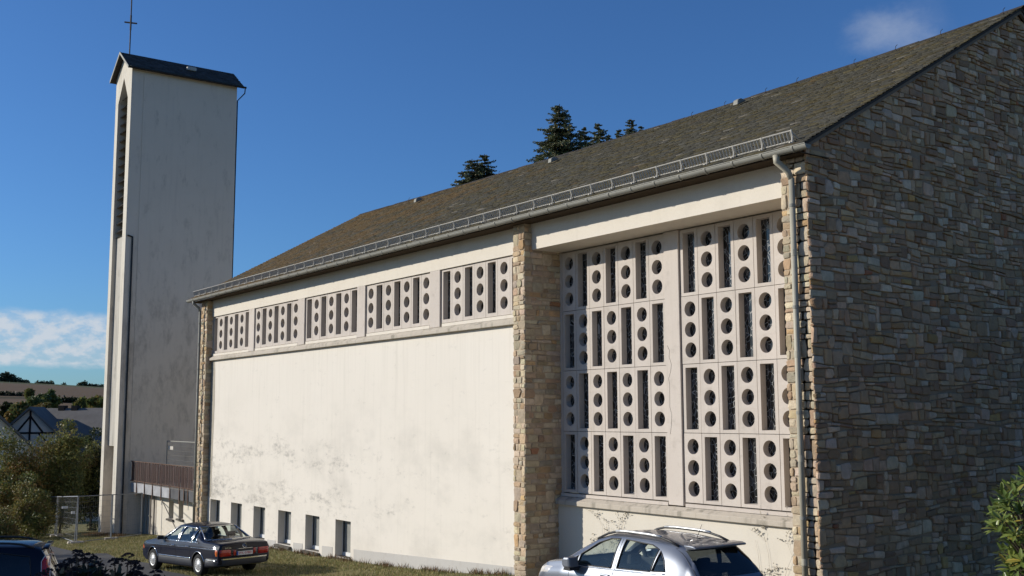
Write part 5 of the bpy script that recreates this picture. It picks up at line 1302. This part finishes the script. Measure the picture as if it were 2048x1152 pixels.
em = MB(); h, n_ = K.hit((0, 0, 0.945), 0, -1); c = h+n_*0.012; ring_mesh(em, c, 0.062, 0.008); em.tube([c+Vector((0,0.085,0.006)), c+Vector((0,0.01,0.008)), c+Vector((0,-0.01,-0.008)), c+Vector((0,-0.085,-0.006))], 0.007, 4); em.obj('round_emblem', MAT['chrome'], suv, local=True)
K.patch('hatch_strip', [(-0.42,0.845),(0.42,0.845),(0.42,0.885),(-0.42,0.885)], 0, -1, 0.014, MAT['chrome'], rim=0.0)
h, n_ = K.hit((0, 0, 0.76), 0, -1)
pl = MB().box(h.x-0.022, h.x-0.010, -0.26, 0.26, 0.70, 0.81).obj('number_plate', MAT['plate'], suv, local=True)
K.seats([0.05], 1.05, 0.52); K.seats([-0.85], 1.02, 0.54, w=0.27)
bevel(MB().prism([(0.75,0.90),(1.25,0.95),(1.25,0.55),(0.9,0.55)], 1, -0.72, 0.72).obj('dashboard', MAT['plastic'], suv, local=True), 0.04, 2)
MB().tube([(0.66, 0.36+0.17*math.cos(a), 0.93+0.17*math.sin(a)) for a in np.linspace(0, 2*math.pi, 17)], 0.014, 5).obj('steering_wheel', MAT['plastic'], suv, local=True)
MB().box(-1.7, -1.15, -0.6, 0.6, 1.04, 1.06).obj('load_cover', MAT['seat'], suv, local=True)

# ---- dark blue estate cut by the left edge
d = ray(84, 1085); kk = 20.4; px_, py_ = d.x*kk, d.y*kk
hdg = math.atan2(-0.95, -0.30); h2 = Vector((math.cos(hdg), math.sin(hdg)))
cx_, cy_ = px_+h2.x*1.80, py_+h2.y*1.80
est = empty('estate_car', (cx_, cy_, gz(cx_, cy_)+0.12), 'midnight blue family car with roof rails and tall tail lamp at the left edge', 'car', rz=hdg)
E_ = Car(est, dict(x=(-2.06, 2.14), w=0.88, shoulder=0.05, wheel=0.33, floor=0.40,
    roof=[(-2.1,1.00),(-2.03,1.15),(-1.94,1.42),(-1.86,1.545),(-1.70,1.60),(-1.0,1.635),(-0.2,1.64),(0.4,1.60),(0.8,1.44),(1.3,1.14),(1.45,1.06),(1.8,0.98),(2.1,0.82)],
    belt=[(-2.1,0.98),(-1.6,1.02),(0.3,0.98),(1.3,0.95),(2.1,0.76)], bottom=[(-2.1,0.40),(-1.7,0.28),(1.7,0.26),(2.1,0.34)],
    roofw=[(-2.1,0.68),(-1.7,0.63),(0.4,0.62),(1.3,0.70),(2.1,0.62)], taper=[(-2.1,0.90),(-1.95,0.95),(-1.5,1.0),(1.3,1.0),(1.8,0.94),(2.1,0.78)], smooth=2))
ew = [[(-1.70,1.08),(-1.66,1.42),(-1.16,1.50),(-1.10,1.06)], [(-1.02,1.055),(-1.06,1.51),(-0.22,1.53),(-0.16,1.03)], [(-0.06,1.03),(-0.10,1.53),(0.36,1.49),(0.95,1.14),(1.0,1.0)]]
ef = [(-0.66,1.10),(0.66,1.10),(0.52,1.52),(-0.52,1.52)]; er = [(-0.62,1.10),(0.62,1.10),(0.56,1.48),(-0.56,1.48)]
E_.body(MAT['midnight'], ew, ef, er, [(-1.25, 0.39), (1.32, 0.39)], (-1.80, 1.35))
for sg in (1, -1):
    for p in ew: E_.patch('side_window', p, 1, sg, -0.008, MAT['tinted']); E_.line('window_seal', p, 1, sg, 0.010, MAT['plastic'], closed=True)
    for pts in ([(-0.12,0.42),(-0.12,1.0)], [(-1.06,0.62),(-1.06,1.03)]): E_.line('door_gap', pts, 1, sg, 0.005, MAT['ink'])
    f_z = lambda x: E_.bvh.ray_cast(Vector((x, sg*0.575, 3)), Vector((0,0,-1)))[0].z
    MB().tube([(-1.72, sg*0.58, f_z(-1.72)+0.005), (-1.5, sg*0.575, f_z(-1.5)+0.05)]+[(x, sg*0.575, f_z(x)+0.065) for x in np.linspace(-1.3, 0.2, 8)]+[(0.45, sg*0.58, f_z(0.45)+0.01)], 0.022, 6).obj('roof_rail', MAT['plastic'], est, True, local=True)
    lp = [(-2.03,0.96),(-1.92,0.95),(-1.87,1.10),(-1.86,1.32),(-1.90,1.40),(-1.96,1.38),(-1.995,1.22)]
    E_.patch('rear_lamp', lp, 1, sg, 0.020, MAT['redlamp'], rim=0.004, cell=0.04); E_.line('lamp_edge', lp, 1, sg, 0.008, MAT['clearlamp'], closed=True, off=0.014)
    E_.patch('reversing_lamp', [(-2.035,0.84),(-1.93,0.83),(-1.925,0.94),(-2.03,0.95)], 1, sg, 0.018, MAT['clearlamp'], rim=0.004, cell=0.04)
    for xx in (-1.25, 1.32): E_.wheel(xx, sg*0.77, 0.33, 0.21, sg, 'spokes')
    y0, y1 = sorted((sg*0.86, sg*1.06)); bevel(MB().prism([(0.86,1.0),(0.98,1.0),(1.0,1.10),(0.88,1.16)], 1, y0, y1).obj('door_mirror', MAT['plastic'], est, local=True), 0.03, 2)
E_.patch('windscreen', ef, 0, 1, -0.010, MAT['clear']); E_.patch('rear_window', er, 0, -1, -0.006, MAT['tinted'])
E_.seats([0.0], 1.12, 0.6); E_.seats([-0.9], 1.10, 0.62, w=0.3)
bevel(MB().box(-1.97, -1.86, -0.55, 0.55, 1.525, 1.565).obj('roof_spoiler', MAT['midnight'], est, True, local=True), 0.012)
E_.line('hatch_edge', [(-0.66,0.75),(-0.68,1.1),(-0.58,1.5),(0.58,1.5),(0.68,1.1),(0.66,0.75)], 0, -1, 0.009, MAT['clearlamp'], off=0.004)
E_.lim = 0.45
for sg in (1, -1): E_.patch('hatch_strip', [(sg*0.50,0.95),(sg*0.70,0.95),(sg*0.64,1.38),(sg*0.50,1.40)], 0, -1, 0.008, MAT['silver'], rim=0.0, cell=0.05)  # silver strips paint the pale reflection at the hatch glass edge
# ---------------------------------------------------------------- site fence
A, Bp, Cp = on_ground(153, 1088), Vector((-54.6, 17.1, 0)), on_ground(109, 1073)
Bp.z = gz(Bp.x, Bp.y)
def fence_panel(a, b, label, lean=0.0, h=2.0, brace=False):
    f = empty('fence_panel', a, label, 'fence', 'wire site fence panels'); a = a+Vector((0,0,0.08)); b = b+Vector((0,0,0.08)); up_ = Vector((lean, lean*0.3, h))
    MB().tube([a, a+up_], 0.028, 6).tube([b, b+up_], 0.028, 6).tube([a, b], 0.022, 6).tube([a+up_, b+up_], 0.024, 6).obj('fence_frame', MAT['fencesteel'], f)
    w = MB(); n = int((b-a).length/0.17)
    for k in range(1, n): p = a.lerp(b, k/n); w.tube([p, p+up_], 0.0018, 3, caps=False)
    for k in range(1, 8): w.tube([a+up_*k/8, b+up_*k/8], 0.0035, 3, caps=False)
    w.obj('wire_mesh', MAT['fencesteel'], f)
    bevel(MB().box(a.x-0.14, a.x+0.14, a.y-0.30, a.y+0.30, a.z-0.12, a.z+0.03).obj('fence_foot', MAT['ledge'], f), 0.03)
    return f, a, b, up_
MAT['fencesteel'] = plain('galvanised_fence_tube', (0.20,0.21,0.22), 0.5, 0.45, 0.35, var=0.15)
M1 = A.lerp(Bp, 0.5); M1.z = gz(M1.x, M1.y)
f1 = fence_panel(A, M1, 'site fence panel running from the corner post towards the tower pier')
fence_panel(M1+Vector((0.05,0.02,0)), Bp, 'site fence panel in front of the annex door')
f2, a2, b2, u2 = fence_panel(A+Vector((-0.12,-0.05,0)), Cp, 'short bright site fence panel leaning beside the shrubs', 0.12)
for t, s_, z_ in ((0.55, 0.24, 0.74), (0.15, 0.13, 0.64)):
    p = a2.lerp(b2, t)+u2*z_; MB().box(p.x-0.02, p.x+0.02, p.y-s_/2-0.03, p.y+s_/2, p.z-0.06, p.z+0.05).obj('white_tag', MAT['plate'], f2)
fence_panel(Cp+Vector((-0.05,0.1,0)), on_ground(60, 1068), 'dim site fence panel half hidden in the shrubs')

# ---------------------------------------------------------------- grass and weeds (uncountable)
def blades(pts, h, cols, r, wide=0.012, lean=0.5):
    n = len(pts); p = np.asarray(pts); a = r.uniform(0, 2*np.pi, n); s = np.stack([np.cos(a), np.sin(a), np.zeros(n)], 1); b = r.uniform(0, 2*np.pi, n); l = np.stack([np.cos(b), np.sin(b), np.zeros(n)], 1)
    hh = (h*(0.5+r.random(n)))[:, None]; up_ = np.array([[0, 0, 1.0]])
    V = np.stack([p-s*wide, p+s*wide, p+l*hh*lean*r.random((n, 1))+up_*hh], 1).reshape(-1, 3); F = np.arange(3*n).reshape(-1, 3)
    c = np.asarray(cols)[r.integers(0, len(cols), n)]*(0.7+0.6*r.random((n, 1))); return V, F, c
RG = np.random.default_rng(5); pts = []
GRASSC = [(0.24,0.245,0.085),(0.30,0.275,0.105),(0.18,0.195,0.065),(0.40,0.33,0.165),(0.34,0.27,0.13)]
def ground_z_np(x): return np.interp(x, GX, GZ)
xx = RG.uniform(-60, -19, 140000); yy = RG.uniform(8, 17.2, 140000); zz = ground_z_np(xx)
P_ = np.stack([xx, yy, zz], 1); dep = P_@np.array(fw); pxs = 1024+FPX*(P_@np.array(cam_r))/dep; pys = 576-FPX*(P_@np.array(cam_u))/dep
ok = (pxs > -30) & (pxs < 1200) & (pys < 1170) & ((yy < 16.72) | (xx < -45.6))
xx, yy, zz = xx[ok], yy[ok], zz[ok]
pn = np.array([not in_road(a, b) for a, b in zip(xx, yy)]); xx, yy, zz = xx[pn], yy[pn], zz[pn]
patchy = np.sin(xx*1.3+yy*0.7)+np.sin(yy*2.1-xx*0.6)+RG.normal(0, 0.8, len(xx)); keep = patchy > -1.0; xx, yy, zz = xx[keep], yy[keep], zz[keep]
V, F, C = blades(np.stack([xx, yy, zz-0.01], 1), 0.075, GRASSC, RG)
tag(mesh('grass', V, F, MAT['blade'], cols=C), 'short patchy grass in front of the white wall', 'grass', kind='stuff')
wx = -22.9-RG.random(2600)*22; wy = 16.70-np.abs(RG.normal(0, 0.10, 2600)); cl = np.sin(wx*2.3)+np.sin(wx*5.1+1)+RG.normal(0, 0.6, 2600) > 0.1; wx, wy = wx[cl], wy[cl]
tx = -57.5-RG.random(2500)*-3.5+0; tx = RG.uniform(-60, -54.5, 2500); ty = 16.35-np.abs(RG.normal(0, 0.35, 2500))
V, F, C = blades(np.stack([np.r_[wx, tx], np.r_[wy, ty], ground_z_np(np.r_[wx, tx])-0.01], 1), 0.15, [(0.20,0.10,0.045),(0.24,0.15,0.075),(0.16,0.09,0.04),(0.13,0.12,0.05)], RG, 0.014, 0.8)
tag(mesh('dry_weeds', V, F, MAT['blade'], cols=C), 'reddish brown dry weeds along the foot of the wall and tower', 'weeds', kind='stuff')

# wiry climbers on the lower wall of the deep bay
MAT['twig'] = plain('grey_dry_twig', (0.34,0.30,0.24), 0.9, 0.1)
def climber(x0, zb_, zt_, spread, seed, label):
    r = random.Random(seed); t = empty('climbing_plant', (x0, 17.5, zb_), label, 'plant', 'bare climbers on the lower wall'); m = MB(); lv, lf, lc = [], [], []
    def grow(x, z, dx, dz, L, w, lev):
        pts_ = [Vector((x, 17.545, z))]
        for k in range(6):
            dx += r.uniform(-0.25, 0.25); x += dx*L/6; z += dz*L/6; pts_.append(Vector((x, 17.545-r.uniform(0, 0.02), z)))
        m.tube(pts_, w*0.55, 4, r2=w*0.25)
        if lev < 3:
            for k in range(3 if lev < 2 else 2): q = pts_[r.randint(2, 6)]; grow(q.x, q.z, r.uniform(-1.0, 1.0)*spread, dz*r.uniform(0.3, 0.9), L*r.uniform(0.35, 0.6), w*0.6, lev+1)
        for k in range(3):
            q = pts_[r.randint(1, 6)]; s_ = r.uniform(0.010, 0.024); n = len(lv); lv.extend([(q.x-s_, q.y-0.01, q.z), (q.x, q.y-0.02, q.z-s_*0.7), (q.x+s_, q.y-0.015, q.z), (q.x, q.y-0.01, q.z+s_*0.7)]); lf.append((n, n+1, n+2, n+3)); g = r.uniform(0.5, 1.3); lc.append((0.36*g, 0.32*g, 0.25*g))
    for k in range(3): grow(x0+r.uniform(-0.15, 0.15), zb_, r.uniform(-0.3, 0.3)*spread, 1.0, zt_-zb_, 0.008, 0)
    m.obj('stems', MAT['twig'], t); mesh('dry_leaves', lv, lf, MAT['leaf'], t, cols=lc)
xa = at_y(1215, 1080, 17.5); climber(xa.x, -4.0, at_y(1215, 1055, 17.5).z, 0.9, 3, 'thin bare climber on the cream wall behind the car bonnet')
xa = at_y(1540, 1100, 17.5); climber(xa.x, -4.0, at_y(1540, 1085, 17.5).z, 0.8, 4, 'thin bare climber on the cream wall beside the downpipe')

# ---------------------------------------------------------------- near plants
def whorl_leaf(L, W):
    prof = [(0.0, 0.03), (0.2, 0.55), (0.5, 1.0), (0.8, 0.7), (1.0, 0.0)]; V, F = [], []
    for t, w in prof: V += [(-W*w/2, L*t, 0.10*L*math.sin(t*2.2)+0.05*W*w), (0, L*t, 0.10*L*math.sin(t*2.2)-0.10*W*w), (W*w/2, L*t, 0.10*L*math.sin(t*2.2)+0.05*W*w)]
    for i in range(len(prof)-1):
        for j in range(2): F.append((i*3+j, i*3+j+1, i*3+4+j, i*3+3+j))
    return V, F
def glossy_leaf_mat():
    k = NT('glossy_evergreen_leaf'); r = k.rand(); c = k.mix(r, (0.10,0.15,0.03), (0.23,0.265,0.06)); c = k.mix(k.mr(r, 0.90, 0.99), c, (0.36,0.27,0.05))
    c = k.mix(k.mr(k.noise(k.objc(), 30, 3), 0.4, 0.8, 0, 0.4), c, (0.05,0.08,0.02)); k.fin(c, 0.38, 0.5)
    tr = k.n('ShaderNodeBsdfTranslucent'); k.link(c, tr.inputs[0]); mx = k.n('ShaderNodeMixShader'); mx.inputs[0].default_value = 0.22
    k.link(k.b.outputs[0], mx.inputs[1]); k.link(tr.outputs[0], mx.inputs[2]); k.link(mx.outputs[0], k.out.inputs[0]); return k.m
MAT['gloss'] = glossy_leaf_mat()
RL = random.Random(12); dpt = 10.2
b = ray(2075, 1100)*dpt; rh = empty('rhododendron', (b.x, b.y, gz(b.x, b.y)), 'leafy evergreen shrub with sunlit whorled leaves at the right edge', 'shrub')
LV, LF = whorl_leaf(0.125, 0.036); lm = []
for k in range(3):
    me = bpy.data.meshes.new('leaf'); s_ = (0.85, 1.0, 1.15)[k]; me.from_pydata([(x*s_, y*s_, z*s_) for x, y, z in LV], [], LF); me.materials.append(MAT['gloss']); me.polygons.foreach_set('use_smooth', [True]*len(me.polygons)); lm.append(me)
stem = MB(); root = Vector((b.x, b.y, gz(b.x, b.y))); tips = []
outline = [(2046,950),(2018,972),(2030,985),(2006,985),(1996,1008),(2014,1010),(2034,1015),(1988,1030),(2004,1035),(2022,1040),(2040,1045),(1992,1050),(2010,1058),(2030,1062),(2046,1070),(2024,1088),(2040,1096),(2008,1100),(2024,1112),(2042,1118),(2016,1126),(2034,1138),(2046,1145),(2020,1150),
           (2060,940),(2075,930),(2090,960),(2066,985),(2085,1010),(2064,1030),(2090,1060),(2070,1090),(2095,1110),(2066,1125),(2085,1150),(2110,980),(2120,1040),(2115,1100),(2060,1165),(2030,1170),(2012,1165)]
for (u, v) in outline+[(u_+RL.uniform(4, 18), v_+RL.uniform(-8, 14)) for u_, v_ in outline]:
    tips.append(ray(u, v)*(dpt+RL.uniform(-0.45, 0.45)))
rest_V, rest_F = [], []; cnt = 0
for tp in tips:
    sb_ = root.lerp(Vector((b.x, b.y, tp.z)), 0.75); stem.tube([root+Vector((RL.uniform(-.1,.1), RL.uniform(-.1,.1), 0)), sb_, sb_.lerp(tp, 0.6)+Vector((0,0,0.03)), tp], 0.016, 5, r2=0.005)
    axis = ((tp-sb_).normalized()+Vector((0,0,0.9))).normalized(); u = axis.orthogonal().normalized(); w = axis.cross(u); n = RL.randint(12, 16); ph = RL.uniform(0, 6)
    for k in range(n):
        a = ph+k*2.4; el = RL.uniform(-0.25, 0.55) if k < n-3 else RL.uniform(0.7, 1.2)
        d_ = ((u*math.cos(a)+w*math.sin(a))*math.cos(el)+axis*math.sin(el)).normalized(); sd_ = d_.cross(axis).normalized(); nn = sd_.cross(d_).normalized()
        M_ = Matrix((( sd_.x, d_.x, nn.x, tp.x), (sd_.y, d_.y, nn.y, tp.y), (sd_.z, d_.z, nn.z, tp.z-0.03+RL.uniform(-0.03, 0.02)), (0,0,0,1)))
        if cnt < 300:
            o = bpy.data.objects.new('leaf', lm[RL.randint(0, 2)]); COL.objects.link(o); o.matrix_world = M_; o.parent = rh; o.matrix_parent_inverse = Matrix.Translation(-Vector(rh.location)); cnt += 1
        else:
            q = len(rest_V); rest_V += [M_@Vector(v_) for v_ in LV]; rest_F += [tuple(i+q for i in f_) for f_ in LF]
if rest_V: mesh('leaves', rest_V, rest_F, MAT['gloss'], rh, True, kind='stuff')
stem.obj('stems', MAT['bark'], rh)

# dark seed-head plants in the foreground, in the shade of the garden tree
MAT['seedhead'] = plain('dark_dry_flower_head', (0.030,0.022,0.022), 0.9, 0.1, var=0.5, scale=14, bmp=0.6)
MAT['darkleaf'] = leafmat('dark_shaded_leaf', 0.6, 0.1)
RN = np.random.default_rng(8)
def seed_plant(px, top, wpx, dist, seed, label, n=26):
    r = random.Random(seed); g = ray(px, 1120)*dist; base = Vector((g.x, g.y, gz(g.x, g.y))); t = empty('flower_shrub', base, label, 'shrub', 'dark flowering shrubs in the foreground'); st_ = MB(); cen = []
    for k in range(n):
        u = px+r.uniform(-0.5, 0.5)*wpx; lim = top+ (abs(u-px)/(wpx/2))**2*34
        tip = ray(u, r.uniform(lim, lim+55))*(dist+r.uniform(-0.5, 0.5)); st_.tube([base+Vector((r.uniform(-.2,.2), r.uniform(-.2,.2), 0)), base.lerp(tip, 0.6)+Vector((0,0,0.1)), tip], 0.008, 4, r2=0.004); cen.append(tip)
        V, F, C = [], [], []
        for q in range(26):
            a, e = r.uniform(0, 6.28), r.uniform(0, 1.3); c = tip+Vector((math.cos(a)*math.sin(e)*0.055, math.sin(a)*math.sin(e)*0.055, math.cos(e)*0.035)); s_ = r.uniform(0.010, 0.018); i0 = len(V)
            V += [c+Vector((s_,0,0)), c+Vector((0,s_,0)), c+Vector((-s_,0,0)), c+Vector((0,-s_,0)), c+Vector((0,0,s_))]; F += [(i0,i0+1,i0+4),(i0+1,i0+2,i0+4),(i0+2,i0+3,i0+4),(i0+3,i0,i0+4)]
        mesh('flower_head', V, F, MAT['seedhead'], t)
    lc = [p-Vector((0,0,r.uniform(0.12, 0.5))) for p in cen for _ in range(2)]
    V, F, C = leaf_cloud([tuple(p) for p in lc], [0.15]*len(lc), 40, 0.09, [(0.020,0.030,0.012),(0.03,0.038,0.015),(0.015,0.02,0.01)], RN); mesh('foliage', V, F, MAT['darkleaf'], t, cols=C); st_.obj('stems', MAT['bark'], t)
seed_plant(162, 1108, 96, 9.2, 1, 'dark shaded shrub with dry flower heads in front of the blue car tail', 30)
seed_plant(238, 1112, 116, 8.8, 2, 'dark shaded shrub with spiky leaves below the site fence', 30)
seed_plant(292, 1128, 60, 9.0, 3, 'lowest dark shrub near the saloon front wheel', 14)
seed_plant(100, 1140, 70, 9.0, 4, 'small dark shrub at the tail lamp of the blue car', 12)
# trees outside the left edge of the view, whose shade falls on the road edge and the near plants
broad_tree('garden_tree', (-13.6, -2.4, gz(-13.6, 0)), (-13.6, -2.4, 0.6), 1.9, 1.9, 2.0, 60, 150, 0.12, GREEN, 'leafy garden tree left of the dark foreground shrubs', 'tree', 'garden trees left of the view', 61, 0.12)
broad_tree('garden_tree', (-55.0, -6.5, gz(-55, 0)), (-55.0, -6.5, 1.5), 4.0, 2.6, 3.4, 80, 150, 0.2, GREEN, 'leafy garden tree across the road from the tower', 'tree', 'garden trees left of the view', 62, 0.2)
# unseen trees added outside the right edge to darken the foot of the gable
broad_tree('garden_tree', (-4.6, 17.5, gz(-4.6, 0)), (-4.9, 17.8, 0.4), 2.6, 3.4, 3.8, 120, 150, 0.14, GREEN, 'dense unseen tree added right of the view to shade the stone gable', 'tree', 'added shade trees right of the view', 63, 0.16, 0.3, -1.0)
broad_tree('garden_tree', (-5.2, 23.5, gz(-5.2, 0)), (-5.4, 24.2, 0.8), 3.0, 3.6, 4.2, 120, 150, 0.14, DARKG, 'taller dark unseen tree added farther back to shade the stone gable', 'tree', 'added shade trees right of the view', 64, 0.18, 0.3, -1.0)
broad_tree('garden_tree', (-2.8, 12.2, gz(-2.8, 0)), (-2.8, 12.2, -1.2), 1.7, 2.0, 2.0, 60, 150, 0.12, GREEN, 'rounded unseen bush added next to the evergreen shrub to shade the gable', 'tree', 'added shade trees right of the view', 65, 0.12, 0.3, -1.0)
